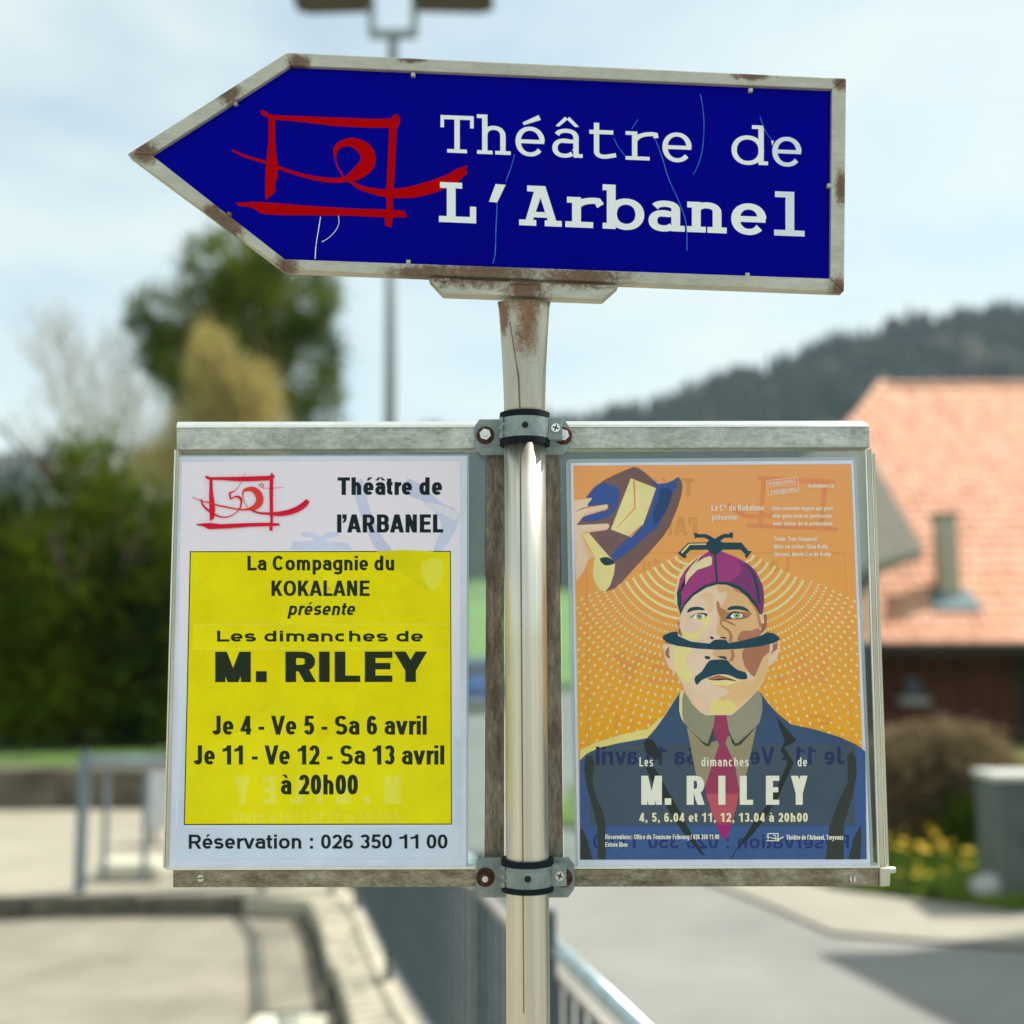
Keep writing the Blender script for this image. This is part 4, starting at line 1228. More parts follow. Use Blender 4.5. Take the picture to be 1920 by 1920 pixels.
# brows and eyes
Pp(F1, [(450, 990), (465, 940), (530, 908), (620, 905), (690, 930), (690, 955), (620, 950), (530, 960)], DKT, 2)
Pp(F1, [(1025, 940), (1060, 905), (1140, 890), (1250, 900), (1320, 940), (1345, 980), (1260, 955), (1150, 940), (1040, 955)], DKT, 2)
for c, e in (((620, 1035), ((470, 1075), (540, 1020), (620, 992), (700, 995), (745, 1015), (715, 1050), (640, 1085), (560, 1075), (520, 1050))), ((1160, 1025), ((1005, 1075), (1060, 1000), (1130, 968), (1200, 980), (1250, 1020), (1330, 1060), (1245, 1035), (1210, 1070), (1120, 1075), (1060, 1075)))):
    Pp(F1, e, DKT, 2)
    Pp(F1, [(c[0] - 90, c[1] + 20), (c[0] - 50, c[1] - 22), (c[0] + 10, c[1] - 34), (c[0] + 90, c[1] - 5), (c[0] + 60, c[1] + 35), (c[0], c[1] + 48), (c[0] - 50, c[1] + 44)], (248, 246, 236), 2)
    for r_, k in ((44, (70, 66, 60)), (37, (176, 164, 132)), (16, (50, 46, 46))):
        Pp(F1, [(c[0] + 5 + r_ * math.cos(R(t)), c[1] + 4 + r_ * math.sin(R(t))) for t in range(0, 360, 30)], k)
Pp(F1, [(775, 1345), (800, 1332), (830, 1345), (828, 1368), (795, 1368)], (80, 44, 40), 2)
Pp(F1, [(915, 1345), (960, 1335), (1005, 1345), (1015, 1368), (970, 1362)], (60, 50, 70), 2)
# suit
suit = [SL(*p) for p in ((43, 755), (120, 680), (250, 615), (480, 560), (800, 505), (900, 390), (1000, 250), (1160, 0), (1240, -60))] + [SR(*p) for p in ((380, -60), (520, 0), (600, 110), (700, 220), (860, 350), (1120, 405), (1400, 490), (1600, 580), (1695, 655))]
suit = [(max(p[0], inx0(p[1])), p[1]) for p in suit] + [(1625, 1611), (1088, 1612)]
Pp(SL, [(43, 640), (200, 560), (500, 465), (800, 400), (900, 320), (1000, 240), (1170, -30), (1160, 10), (950, 400), (810, 520), (480, 575), (250, 625), (120, 690), (43, 765)], (252, 228, 142))
B.poly(suit, ink((64, 90, 138)))
B.poly(cliprect(suit, 1106, 1395, 1603, 1547), ink((70, 84, 98)))
B.poly(cliprect(suit, 1106, 1300, 1603, 1396), ink((62, 82, 112)))
B.poly(cliprect(suit, 1100, 1547, 1620, 1549), ink((62, 78, 120)))
text(B, 'Je 11 - Ve 12 - Sa 13 avril', 1118, 1585, 1434, 34, 7.0, ink((46, 54, 92)), mirror=True)
text(B, 'Réservation : 026 350 11 00', 1112, 1592, 1591, 26, 5.2, ink((44, 56, 112)), mirror=True)
DS, DS2 = (58, 62, 58), (46, 52, 52)
Pp(SL, [(110, 700), (180, 705), (212, 790), (190, 900), (190, 1040), (240, 1200), (300, 1320), (330, 1450), (337, 1868), (245, 1868), (240, 1500), (200, 1330), (120, 1050), (92, 850)], DS)
Pp(SL, [(50, 1500), (110, 1600), (190, 1868), (48, 1868)], DS)
Pp(SL, [(800, 505), (870, 530), (965, 690), (900, 760), (780, 640), (755, 560)], DS2)
Pp(SL, [(780, 830), (880, 830), (980, 1000), (1150, 1300), (1330, 1640), (1460, 1840), (1400, 1800), (1200, 1560), (1000, 1250), (860, 1000)], DS2)
Pp(SR, [(690, 260), (760, 340), (880, 480), (920, 520), (860, 570), (780, 610), (890, 780), (720, 1160), (560, 1420), (400, 1620), (250, 1760), (195, 1868), (190, 1840), (280, 1700), (440, 1450), (650, 1180), (820, 780), (740, 640), (790, 540)], DS2)
Pp(SR, [(1490, 700), (1540, 660), (1590, 720), (1600, 900), (1560, 1130), (1500, 1320), (1455, 1480), (1450, 1868), (1250, 1868), (1290, 1500), (1400, 1200), (1500, 1000)], DS)
Pp(SR, [(1640, 1480), (1652, 1560), (1640, 1868), (1500, 1868), (1560, 1640)], DS)
# shirt, collar, tie
Pp(SL, [(1245, 380), (1560, 560), (1680, 700), (1690, 1050), (1400, 1050), (1350, 920), (1300, 650)], (150, 138, 112))
Pp(SR, [(-60, 560), (470, 370), (430, 560), (360, 900), (270, 1060), (-60, 1060)], (150, 138, 112))
Pp(SL, [(1165, 20), (1200, -40), (1560, 240), (1555, 380), (1490, 570), (1400, 520), (1210, 330), (1165, 190)], (140, 138, 116))
Pp(SR, [(130, 240), (260, 200), (470, -40), (530, 30), (540, 180), (500, 340), (240, 560), (200, 540), (155, 400)], (150, 142, 124))
Pp(SL, [(1160, 190), (1165, 20), (1180, -40), (1215, -30), (1195, 60), (1195, 240), (1215, 330), (1180, 270)], CR)
Pp(SL, [(1260, 390), (1410, 530), (1480, 570), (1555, 350), (1550, 480), (1510, 585), (1480, 600), (1440, 580)], (66, 74, 70))
Pp(SR, [(165, 440), (230, 560), (260, 560), (470, 370), (400, 460), (290, 580), (230, 595), (195, 560)], (66, 74, 70))
Pp(SR, [(10, 240), (130, 240), (165, 440), (120, 560), (230, 800), (275, 1100), (240, 1300), (130, 1650), (90, 1620), (0, 1400), (-80, 1200), (-110, 1050), (-20, 780), (50, 580), (0, 470), (-15, 380)], (150, 62, 92))
Pp(SR, [(-95, 1130), (275, 1130), (240, 1300), (190, 1450), (20, 1450), (-30, 1350)], (182, 84, 96))
Pp(SR, [(12, 1480), (185, 1480), (130, 1650), (90, 1620)], (160, 40, 112))
# chin over collar
Pp(F2, [(400, 1040), (520, 1230), (640, 1350), (720, 1392), (1090, 1388), (1190, 1310), (1440, 1060), (1300, 1100), (1000, 1200), (700, 1200)], SK) if False else None
# lower head
Pp(F2, [(100, 360), (120, 540), (170, 690), (240, 760), (290, 780), (350, 900), (400, 1040), (520, 1230), (640, 1350), (720, 1392), (1090, 1388), (1190, 1310), (1440, 1060), (1540, 920), (1620, 700), (1740, 590), (1785, 400), (1760, 340), (900, 430), (300, 380)], SK)
Pp(F2, [(350, 900), (385, 930), (430, 1030), (690, 1355), (640, 1345), (510, 1210), (400, 1030)], (222, 176, 128))
Pp(F2, [(830, 960), (1040, 960), (1280, 880), (1420, 870), (1480, 700), (1560, 500), (1620, 480), (1620, 690), (1530, 900), (1430, 1050), (1180, 1285), (1110, 1200), (1060, 1170), (930, 1190), (900, 1150), (950, 1120), (1060, 1060), (1010, 1010)], (222, 178, 130))
Pp(F2, [(250, 400), (530, 440), (420, 560), (430, 680), (520, 760), (520, 900), (430, 930), (350, 830), (290, 760), (250, 600)], (247, 228, 152), 1)
Pp(F2, [(400, 1000), (520, 1010), (760, 1130), (800, 1200), (780, 1340), (720, 1380), (640, 1330), (500, 1150)], (238, 200, 172), 2)
Pp(F2, [(820, 1180), (1000, 1185), (1060, 1172), (1110, 1205), (1180, 1290), (1080, 1375), (760, 1380)], (251, 228, 142))
Pp(F2, [(820, 430), (1180, 425), (1640, 360), (1640, 500), (1560, 500), (1470, 720), (1400, 700), (1300, 790), (1100, 700), (1040, 610), (880, 590), (820, 520)], (216, 172, 130))
Pp(F2, [(1270, 430), (1640, 370), (1630, 480), (1540, 560), (1420, 840), (1370, 810), (1280, 690), (1240, 560), (1240, 480)], (170, 112, 88))
Pp(F2, [(1070, 450), (1120, 450), (1135, 540), (1100, 620), (1050, 610), (1085, 540)], (176, 122, 88))
Pp(F2, [(180, 400), (190, 440), (185, 520), (210, 560), (180, 570), (140, 540), (130, 480)], (160, 104, 80))
Pp(F2, [(1680, 370), (1750, 340), (1750, 430), (1650, 525), (1680, 450)], (166, 108, 82))
Pp(F2, [(700, 545), (740, 535), (780, 555), (770, 582), (715, 580)], (52, 66, 60), 2)
Pp(F2, [(880, 545), (960, 538), (1005, 550), (1022, 588), (960, 575)], (70, 66, 84), 2)
Pp(F2, [(700, 880), (760, 850), (900, 800), (1060, 830), (1150, 880), (1190, 900), (1060, 960), (960, 965), (860, 950), (770, 915)], (251, 232, 156), 2)
Pp(F2, [(740, 860), (900, 808), (1060, 850), (1130, 885), (980, 872), (880, 875), (760, 880)], (170, 106, 88), 1)
Pp(F2, [(760, 880), (880, 872), (990, 862), (1120, 880), (1180, 905), (1000, 880), (900, 890), (820, 888)], (60, 44, 56))
Pp(F2, [(590, 955), (555, 890), (570, 830), (660, 760), (730, 650), (790, 595), (900, 590), (1020, 595), (1080, 660), (1180, 740), (1290, 775), (1315, 860), (1240, 875), (1160, 860), (1060, 815), (950, 800), (850, 812), (740, 850), (650, 890)], DKT, 2)
# hat brim
Pp(F2, [(92, 280), (110, 240), (200, 200), (305, 185), (320, 250), (500, 330), (770, 360), (840, 305), (940, 298), (1010, 308), (1045, 350), (1250, 315), (1500, 250), (1610, 195), (1700, 215), (1775, 270), (1782, 300), (1700, 350), (1500, 400), (1200, 435), (900, 447), (600, 432), (300, 390), (150, 340)], DKT)
W_ = ink((247, 243, 226), .4, 0); W2 = ink((250, 236, 218), .4, 0)
text(B, 'Les', 1199, 1224.5, 1437, 17, 2.5, W_, track=.10, wy=2.3); text(B, 'dimanches', 1315, 1404, 1437, 17, 2.5, W_, track=.08, wy=2.3); text(B, 'de', 1495.5, 1513, 1437, 17, 2.5, W_, track=.08, wy=2.3)
for s_, a, b in (('M.', 1202, 1258), ('R', 1287.5, 1321), ('I', 1347, 1360), ('L', 1387, 1412), ('E', 1436, 1461), ('Y', 1483, 1514)):
    text(B, s_, a, b, 1509, 54.5, 13.2 if s_ != 'M.' else 12.0, W_, wy=9.5)
text(B, '4, 5, 6.04 et 11, 12, 13.04 à 20h00', 1198.5, 1514.5, 1541, 17, 3.6, ink((250, 240, 200), .4, 0), wy=3.0, track=.05)
text(B, 'Réservations: Office du Tourisme Fribourg / 026 350 11 00', 1135, 1348.5, 1573.5, 9.0, 1.5, W_, wy=1.3)
text(B, 'Entrée libre', 1135, 1176.5, 1588, 9.0, 1.5, W_, wy=1.3)
text(B, 'Théâtre de l’Arbanel, Treyvaux', 1474, 1581.5, 1574.5, 9.2, 1.5, W_, wy=1.3)
B.up()
for p, w_ in (([(1440, 1563), (1459.5, 1563)], 1.8), ([(1440, 1562), (1440, 1574)], 1.8), ([(1459, 1562), (1459, 1577)], 1.8), ([(1437, 1576), (1461, 1576.5)], 1.6), ([(1437, 1568), (1450, 1572), (1455, 1570), (1453, 1566), (1450, 1567)], 1.5), ([(1453, 1573), (1462, 1573), (1469, 1568.5)], 2.2)):
    B.ribbon(lin(p, 3), w_, W_)
text(B, 'La C', 1334, 1356.5, 957.5, 11.5, 2.0, W2, wy=1.7); text(B, 'ie', 1357.5, 1363, 952, 6, 1.2, W2, wy=1.0)
text(B, 'du Kokalane', 1367, 1432.5, 957.5, 11.5, 2.0, W2, wy=1.7)
text(B, 'présente', 1334.5, 1382, 975, 11, 1.9, W2, wy=1.6)
text(B, 'kokalane.ch', 1516.5, 1563.5, 914.5, 8.5, 1.6, W2, wy=1.3)
for i, (s_, a, b) in enumerate((('Une comédie légère qui peut', 1448, 1562), ('être grinçante et pertinente,', 1448, 1562), ('avec même de la profondeur.', 1449, 1562.5))):
    text(B, s_, a, b, 957 + i * 14.3, 8.4, 1.5, W2, wy=1.3)
for i, (s_, a, b) in enumerate((('Texte: Tom Stoppard', 1451, 1531), ('Mise en scène: Gina Kolly', 1451.5, 1552.5), ('Décors: Marie-Cécile Kolly', 1452, 1558))):
    text(B, s_, a, b, 1014.5 + i * 14.3, 8.6, 1.5, W2, wy=1.3)
# rubber-stamp style box
def ST(x, y): return (1040 + x / 3.097, 840 + y / 3.097)
bx = [ST(1228, 190), ST(1410, 170), ST(1420, 252), ST(1242, 275)]
for i in range(4): B.ribbon([bx[i], bx[(i + 1) % 4]], 1.1, W2)
text(B, 'FRIBOURG', 1442, 1491.5, 911, 7.2, 1.4, W2, wy=1.2, slope=-.115)
text(B, 'FREIBURG', 1445, 1494, 926.5, 7.2, 1.4, W2, wy=1.2, slope=-.115)
B.ribbon([ST(1240, 228), ST(1412, 210)], .8, W2)
B.build('print', pap)

# ================================================================== STREET RAILING
PICK = mat('painted_picket', (.085, .125, .145), .5, .3, .2, 30)
RAILM = mat('galvanised_rail', (.44, .52, .54), .38, .6, .15, 20)
SUBR = mat('railing_sub_rail', (.42, .38, .34), .5, .4, .15, 20)
rail = empty('street_railing', (0.31, 2.6, .12))
tag(rail, 'blue-grey steel picket railing running along the kerb behind the sign pole', 'railing')
FL = [Vector(p) for p in ((1.02, -.2, 0), (.36, 2.45, 0), (.315, 2.6, 0), (-.14, 4.45, 0), (-.70, 6.45, 0), (-1.10, 8.05, 0), (-1.36, 8.60, 0), (-1.90, 8.64, 0), (-3.27, 8.62, 0))]
ZT, ZS, ZB0 = 1.10, 1.02, .22
def railseg(a, b, rails=True):
    bm = bmesh.new(); tube(bm, (a.x, a.y, ZT), (b.x, b.y, ZT), .0235, n=12); bmo('top_rail', bm, RAILM, rail, True)
    for z, r_ in ((ZS, .012), (ZB0, .012)):
        bm = bmesh.new(); tube(bm, (a.x, a.y, z), (b.x, b.y, z), r_, n=8); bmo('rail', bm, SUBR, rail, True)
for i in range(len(FL) - 1): railseg(FL[i], FL[i + 1])
bm = bmesh.new(); box(bm, (0, 0, (ZS + ZB0) / 2), (.020, .020, ZS - ZB0))
pk0 = bmo('picket', bm, PICK, rail)
first = True
bm = bmesh.new(); box(bm, (0, 0, (ZS + ZB0) / 2), (.036, .03, ZS - ZB0)); wide = bmo('slat', bm, mat('blue_grey_slat', (.20, .25, .28), .5, .3, .1, 20), rail)
firstw = True
def copy_to(o, loc, rz=0):
    c = o.copy(); COL.objects.link(c)
    c.location = loc; c.rotation_euler = (0, 0, rz)
    return c
acc = 0.0
for i in range(len(FL) - 1):
    a, b = FL[i], FL[i + 1]
    d = b - a; L_ = d.length; rz = math.atan2(d.y, d.x)
    t = (.115 if i < 7 else .30) - acc
    pit = .115 if i < 7 else .30
    while t < L_:
        p = a + d * (t / L_)
        if i == 7:
            if firstw: wide.location = p; wide.rotation_euler = (0, 0, rz); firstw = False
            else: copy_to(wide, p, rz)
        elif first: pk0.location = p; pk0.rotation_euler = (0, 0, rz); first = False
        else: copy_to(pk0, p, rz)
        t += pit
    acc = L_ - (t - pit)
for p, h in ((FL[0], 1.13), (FL[3] + Vector((.01, 0, 0)), 1.13), (FL[4], 1.13), (FL[5], 1.13), (FL[6], 1.13), (FL[7], 1.13), (FL[8], 1.13), (Vector((.100, 3.36, 0)), 1.17)):
    bm = bmesh.new(); box(bm, (p.x, p.y, .1 + h / 2 - .03), (.046, .046, h - .06), .004); bmo('post', bm, PICK, rail)

bm = bmesh.new(); box(bm, ((FL[7].x + FL[8].x) / 2, FL[8].y + .01, ZT - .01), (FL[7].x - FL[8].x, .04, .075), .005); bmo('top_band', bm, mat('blue_grey_band', (.22, .31, .36), .5, .3, .1, 20), rail)
bm = bmesh.new(); box(bm, (FL[8].x, FL[8].y, .62), (.075, .05, 1.0), .006); bmo('end_post', bm, mat('blue_grey_end_post', (.18, .24, .28), .5, .3, .1, 20), rail)
# pale stone blocks lying by the kerb
LGX = mat('leg_steel', (.25, .27, .28), .5, .4)
STONE = mat('pale_stone', (.62, .60, .48), .9, 0, .12, 5, .3, 40)
for (c, s_, lab) in (((gr(537, 1975).x, gr(537, 1975).y - .02, .07), (.36, .26, .16), 'pale stone block on the asphalt lot near the bottom edge, left of the kerb'),
                     ((gr(238, 1652, .13).x, gr(238, 1652, .13).y + .12, .20), (.50, .26, .13), 'pale stone block at the foot of the far left railing')):
    bm = bmesh.new(); box(bm, c, s_, .02)
    tag(bmo('stone_block', bm, STONE), lab, 'stone block')

c = at(338, 1500, 10.6)
sb = empty('notice_board', (c.x, 10.6, .12)); tag(sb, 'white board on legs behind the far railing, half hidden by the left poster', 'board')
WBM = mat('white_board', (.62, .64, .66), .6)
bm = bmesh.new(); box(bm, (c.x, 10.6, c.z), (.62, .05, .50), .008); bmo('panel', bm, WBM, sb)
for dx in (-.25, .25):
    bm = bmesh.new(); box(bm, (c.x + dx, 10.64, (c.z + .12) / 2), (.05, .03, c.z - .12)); bmo('leg', bm, LGX, sb)

# ================================================================== STREET LAMP
LG = mat('lamp_post_steel', (.30, .34, .34), .5, .4, .1, 10)
LHm = mat('lamp_housing', (.09, .075, .055), .6, .1, .2, 20)
lpY = 9.2
base = at(735, 1600, lpY)
sl = empty('street_lamp', (base.x, lpY, .0))
tag(sl, 'grey steel street lamp with two flat heads behind the arrow sign', 'street lamp')
ztop = at(733, 64, lpY).z
xt = at(735, 300, lpY).x
bm = bmesh.new()
tube(bm, (xt, lpY, 0), (xt, lpY, 1.4), .075, .075, 16); tube(bm, (xt, lpY, 1.4), (xt, lpY, ztop), .062, .046, 16)
bmo('pole', bm, LG, sl, True)
wl_ = at(775, 64, lpY).x - at(695, 64, lpY).x
bm = bmesh.new(); box(bm, (xt, lpY, ztop), (wl_ + .05, .07, .07), .012); bmo('crossbar', bm, LG, sl)
for sd_ in (-1, 1):
    x_ = xt + sd_ * wl_ / 2
    bm = bmesh.new(); box(bm, (x_, lpY, ztop + .16), (.065, .065, .32), .01); bmo('arm', bm, LG, sl)
    x2 = x_ + sd_ * .70
    zt2 = ztop + .30
    bm = bmesh.new()
    prism(bm, [Vector(p) for p in ((x_ - sd_ * .02, lpY - .16, zt2 - .02), (x2 - sd_ * .12, lpY - .15, zt2 - .03), (x2, lpY - .12, zt2 + .02), (x2 - sd_ * .06, lpY - .12, zt2 + .09), (x_ + sd_ * .02, lpY - .14, zt2 + .12))], Vector((0, .30, 0)), .012)
    bmo('lamp_head', bm, LHm, sl)

# ================================================================== FAR LAND: meadow rise, forest hill
def ridge(px):                                  # skyline of the hill in picture units -> height of far slope
    k = [(-400, 905), (0, 880), (330, 850), (560, 832), (900, 822), (1060, 801), (1150, 780), (1280, 748), (1420, 702), (1560, 650), (1700, 622), (1820, 596), (1920, 585), (2400, 520), (3200, 470)]
    for (a, b), (c, d) in zip(k, k[1:]):
        if a <= px <= c: return b + (d - b) * (px - a) / (c - a)
    return k[-1][1] if px > k[-1][0] else k[0][1]
nx, ny = 90, 26
vs_, fs_ = [], []
for j in range(ny + 1):
    t = j / ny
    Y = 55 + t * 545
    for i in range(nx + 1):
        px = -400 + 3600 * i / nx
        X = (px - 960) / F * Y
        zr = at(px, ridge(px) + 12, 600).z
        s_ = max(0, (Y - 230) / 370)
        z = -.2 + (Y - 55) * .052 * min(1, (Y - 55) / 50) * (1 if Y < 230 else 1)
        z = min(z, 9.0) * (1 - s_) + zr * (s_ ** 1.15) if Y > 230 else min(z, 9.0)
        z += noise.noise(Vector((X * .012, Y * .012, 0))) * 3 * min(1, (Y - 55) / 200)
        vs_.append((X, Y, z))
for j in range(ny):
    for i in range(nx):
        a = j * (nx + 1) + i
        fs_.append((a, a + 1, a + nx + 2, a + nx + 1))
MEAD = mat('meadow', (.19, .33, .07), .9, 0, .25, .03)
hill = me('hills', vs_, fs_, MEAD, smooth=True)
tag(hill, kind='structure')
# conifer wood on the slope: one mass of small spires
FOR = mat('conifer_wood', (.022, .055, .034), .9, 0, .45, .04, col2=(.008, .024, .022))
FOR2 = mat('broadleaf_wood', (.085, .070, .050), .9, 0, .3, .05)
fv, ff, fm = [], [], []
rnd = random.Random(3)
def hz(X, Y):
    px = 960 + X * F / Y
    zr = at(px, ridge(px) + 12, 600).z
    s_ = max(0, (Y - 230) / 370)
    return 9.0 * (1 - s_) + zr * s_ ** 1.15
for k in range(9000):
    Y = 250 + 350 * (rnd.random() ** .8)
    px = rnd.uniform(-300, 2300)
    X = (px - 960) / F * Y
    if Y < 300 and noise.noise(Vector((X * .02, Y * .02, 3))) > 0: continue
    z = hz(X, Y) - 1
    h = rnd.uniform(8, 15) + max(0, noise.noise(Vector((X * .035, Y * .01, 20)))) * 12; r_ = h * rnd.uniform(.17, .26)
    fir = noise.noise(Vector((X * .03, Y * .02, 9))) < .25 or rnd.random() < .5
    b = len(fv)
    if fir:
        n = 5
        for q in range(n):
            a = q * 2 * math.pi / n + k
            fv.append((X + r_ * math.cos(a), Y + r_ * math.sin(a), z + h * .1))
        fv.append((X, Y, z + h))
        ff += [(b + q, b + (q + 1) % n, b + n) for q in range(n)]; fm += [0] * n
    else:
        r_ = h * .35; n = 6
        for lv, (rr, zz) in enumerate(((.6, .15), (1, .45), (.7, .75))):
            for q in range(n):
                a = q * 2 * math.pi / n + k + lv
                j_ = rnd.uniform(.8, 1.15)
                fv.append((X + r_ * rr * j_ * math.cos(a), Y + r_ * rr * j_ * math.sin(a), z + h * .75 * zz))
        fv.append((X, Y, z + h * .74))
        for lv in range(2):
            for q in range(n): ff.append((b + lv * n + q, b + lv * n + (q + 1) % n, b + (lv + 1) * n + (q + 1) % n, b + (lv + 1) * n + q)); fm.append(1)
        for q in range(n): ff.append((b + 2 * n + q, b + 2 * n + (q + 1) % n, b + 3 * n)); fm.append(1)
tag(me('forest', fv, ff, [FOR, FOR2], mi=fm), 'dark conifer wood covering the far hillside', 'forest', kind='stuff')

# ================================================================== TREES
def leafmat(name, c, c2, sc=1.2, rough=.6):
    m = mat(name, c, .9, 0, 0, sc, 0, col2=c2, spec=.04)
    n, l = m.node_tree.nodes, m.node_tree.links
    b = n['Principled BSDF']
    t = n.new('ShaderNodeBsdfTranslucent')
    x = n.new('ShaderNodeMixShader'); x.inputs[0].default_value = .28
    l.new(b.inputs['Base Color'].links[0].from_socket, t.inputs[0])
    l.new(b.outputs[0], x.inputs[1]); l.new(t.outputs[0], x.inputs[2])
    l.new(x.outputs[0], n['Material Output'].inputs[0])
    return m
BARK = mat('bark', (.11, .085, .06), .9, 0, .3, 12, .5, 30)
TWIG = mat('pale_twig', (.62, .60, .585), .85, 0, .2, 10)
def crown(name, parent, blobs, n, size, mt, seed=1, droop=0):
    """leaf sized faces clustered on sprays through the volume of several blobs"""
    r = random.Random(seed)
    v, f = [], []
    tot = sum(b[3] * b[4] * b[5] for b in blobs)
    for (cx, cy, cz, rx, ry, rz) in blobs:
        k = int(n * rx * ry * rz / tot)
        cl = max(6, k // 26)
        for _ in range(cl):
            while True:
                p = Vector((r.uniform(-1, 1), r.uniform(-1, 1), r.uniform(-1, 1)))
                if .25 < p.length < 1: break
            p = p.normalized() * (p.length ** .55)
            c = Vector((cx + p.x * rx, cy + p.y * ry, cz + p.z * rz))
            cr_ = size * r.uniform(1.6, 4.2)
            for _ in range(26):
                q = c + Vector((r.gauss(0, cr_), r.gauss(0, cr_), r.gauss(0, cr_ * (1 + droop)))) * .6
                s_ = size * r.uniform(.5, 1.1)
                nrm = (Vector((r.uniform(-1, 1), r.uniform(-1, 1), r.uniform(-.2, 1)))).normalized()
                a = nrm.orthogonal().normalized(); b2 = nrm.cross(a)
                th = r.uniform(0, 6.28)
                a, b2 = a * math.cos(th) + b2 * math.sin(th), b2 * math.cos(th) - a * math.sin(th)
                i0 = len(v)
                v += [q + a * s_, q + b2 * s_ * .45, q - a * s_, q - b2 * s_ * .45]
                f.append((i0, i0 + 1, i0 + 2, i0 + 3))
    o = me(name, v, f, mt, parent)
    return o
def limbs(name, parent, base, top, r0, mt, n=9, spread=1.5, seed=1, lev=2):
    r = random.Random(seed)
    bm = bmesh.new()
    base, top = Vector(base), Vector(top)
    tube(bm, base, base.lerp(top, .5), r0, r0 * .7, 8, False); tube(bm, base.lerp(top, .5), top, r0 * .7, r0 * .25, 8, False)
    def go(p, d, L_, rr, k):
        q = p + d * L_
        tube(bm, p, q, rr, rr * .55, 5, False)
        if k:
            for _ in range(3):
                d2 = (d + Vector((r.uniform(-.6, .6), r.uniform(-.6, .6), r.uniform(-.1, .6)))).normalized()
                go(p + d * L_ * r.uniform(.45, 1), d2, L_ * .62, rr * .55, k - 1)
    for i in range(n):
        t = .35 + .6 * i / n
        a = r.uniform(0, 6.28)
        d = Vector((math.cos(a), math.sin(a), r.uniform(.3, .9))).normalized()
        go(base.lerp(top, t), d, spread * (1.15 - t * .6), r0 * .35, lev)
    return bmo(name, bm, mt, parent)
# big evergreen behind the sign, on the left
def tree(name, label, cat, px, Y, zb_, blobs_px, n, size, mt, r0=.16, seed=1, droop=0, sp=1.6, group=None):
    X = (px - 960) / F * Y
    t = empty(name, (X, Y, zb_)); tag(t, label, cat, group)
    bl = []
    for (bx_, by_, rx, rz) in blobs_px:
        c = at(bx_, by_, Y); s_ = Y / F
        bl.append((c.x, Y + random.uniform(-.3, .3), c.z, rx * s_, (rx + rz) / 2 * s_, rz * s_))
    topz = max(b[2] for b in bl)
    limbs('trunk', t, (X, Y, zb_ - .1), (X, Y, topz), r0, BARK, 8, sp, seed)
    crown('crown', t, bl, n, size, mt, seed, droop)
    return t
EV1 = leafmat('evergreen_leaf', (.20, .25, .012), (.035, .07, .010), .7)
EV2 = leafmat('dark_conifer_leaf', (.15, .21, .006), (.010, .028, .004), .8)
YW = leafmat('willow_leaf', (.60, .50, .19), (.42, .35, .13), 1.2)
GR2 = leafmat('shrub_leaf', (.10, .17, .02), (.03, .055, .010), 2)
DRY = leafmat('dry_shrub_twig', (.36, .275, .16), (.15, .11, .06), 2.5)
tree('evergreen_tree', 'tall dark olive green round tree under the arrow tip of the sign', 'tree', 455, 34, .3,
     [(430, 510, 95, 85), (310, 600, 80, 75), (520, 560, 120, 105), (275, 640, 50, 55), (360, 680, 80, 70), (400, 690, 110, 90), (560, 680, 80, 90), (480, 600, 100, 110), (600, 760, 55, 60), (280, 640, 45, 40), (470, 780, 110, 70), (620, 660, 35, 60)], 42000, .10, EV1, .2, 4)
tree('willow_tree', 'yellow-green spring willow in front of the dark evergreen tree', 'tree', 440, 27, .3,
     [(395, 680, 42, 65), (450, 740, 75, 65), (385, 800, 60, 55), (480, 820, 70, 60), (290, 880, 60, 45), (340, 850, 50, 45)], 22000, .06, YW, .12, 5, 1.2)
tree('dark_conifer', 'broad very dark green conifer at the left edge of the picture', 'tree', 150, 17.5, .4,
     [(150, 885, 70, 80), (50, 1010, 90, 75), (240, 1010, 100, 95), (120, 1110, 170, 120), (300, 1120, 110, 130), (30, 1210, 130, 120), (200, 1230, 190, 120), (330, 1240, 90, 100), (-60, 1130, 90, 130), (180, 1320, 170, 60), (20, 1320, 120, 60), (320, 1330, 90, 70)], 60000, .085, EV2, .2, 6, .4)
tree('dark_hedge', 'dark clipped hedge behind the trunk of the conifer on the left', 'hedge', 120, 21.5, .4,
     [(-150, 1320, 150, 75), (0, 1310, 130, 75), (150, 1320, 130, 75), (290, 1310, 120, 80)], 16000, .085, EV2, .05, 9, 0, .5)
# bare tree, left
t = empty('bare_tree', (at(235, 900, 39).x, 39, .3)); tag(t, 'bare leafless grey tree left of the evergreen tree', 'tree')
rb = random.Random(12)
bm = bmesh.new()
def br(p, d, L_, r_, k):
    q = p + d * L_
    tube(bm, p, q, r_, r_ * .6, 4, False)
    if k:
        for _ in range(4 if k > 1 else 3):
            d2 = (d + Vector((rb.uniform(-.55, .55), rb.uniform(-.55, .55), rb.uniform(-.05, .5)))).normalized()
            br(p + d * L_ * rb.uniform(.4, 1), d2, L_ * .68, max(.011, r_ * .55), k - 1)
X = at(235, 900, 39).x
tube(bm, (X, 39, .2), (X, 39, 4.6), .2, .15, 8, False)
for i in range(9):
    a = rb.uniform(0, 6.28)
    br(Vector((X, 39, 3.6 + i * .3)), Vector((math.cos(a) * .85, math.sin(a) * .5, 1.0)).normalized(), 3.7, .075, 4)
bmo('branches', bm, TWIG, t)

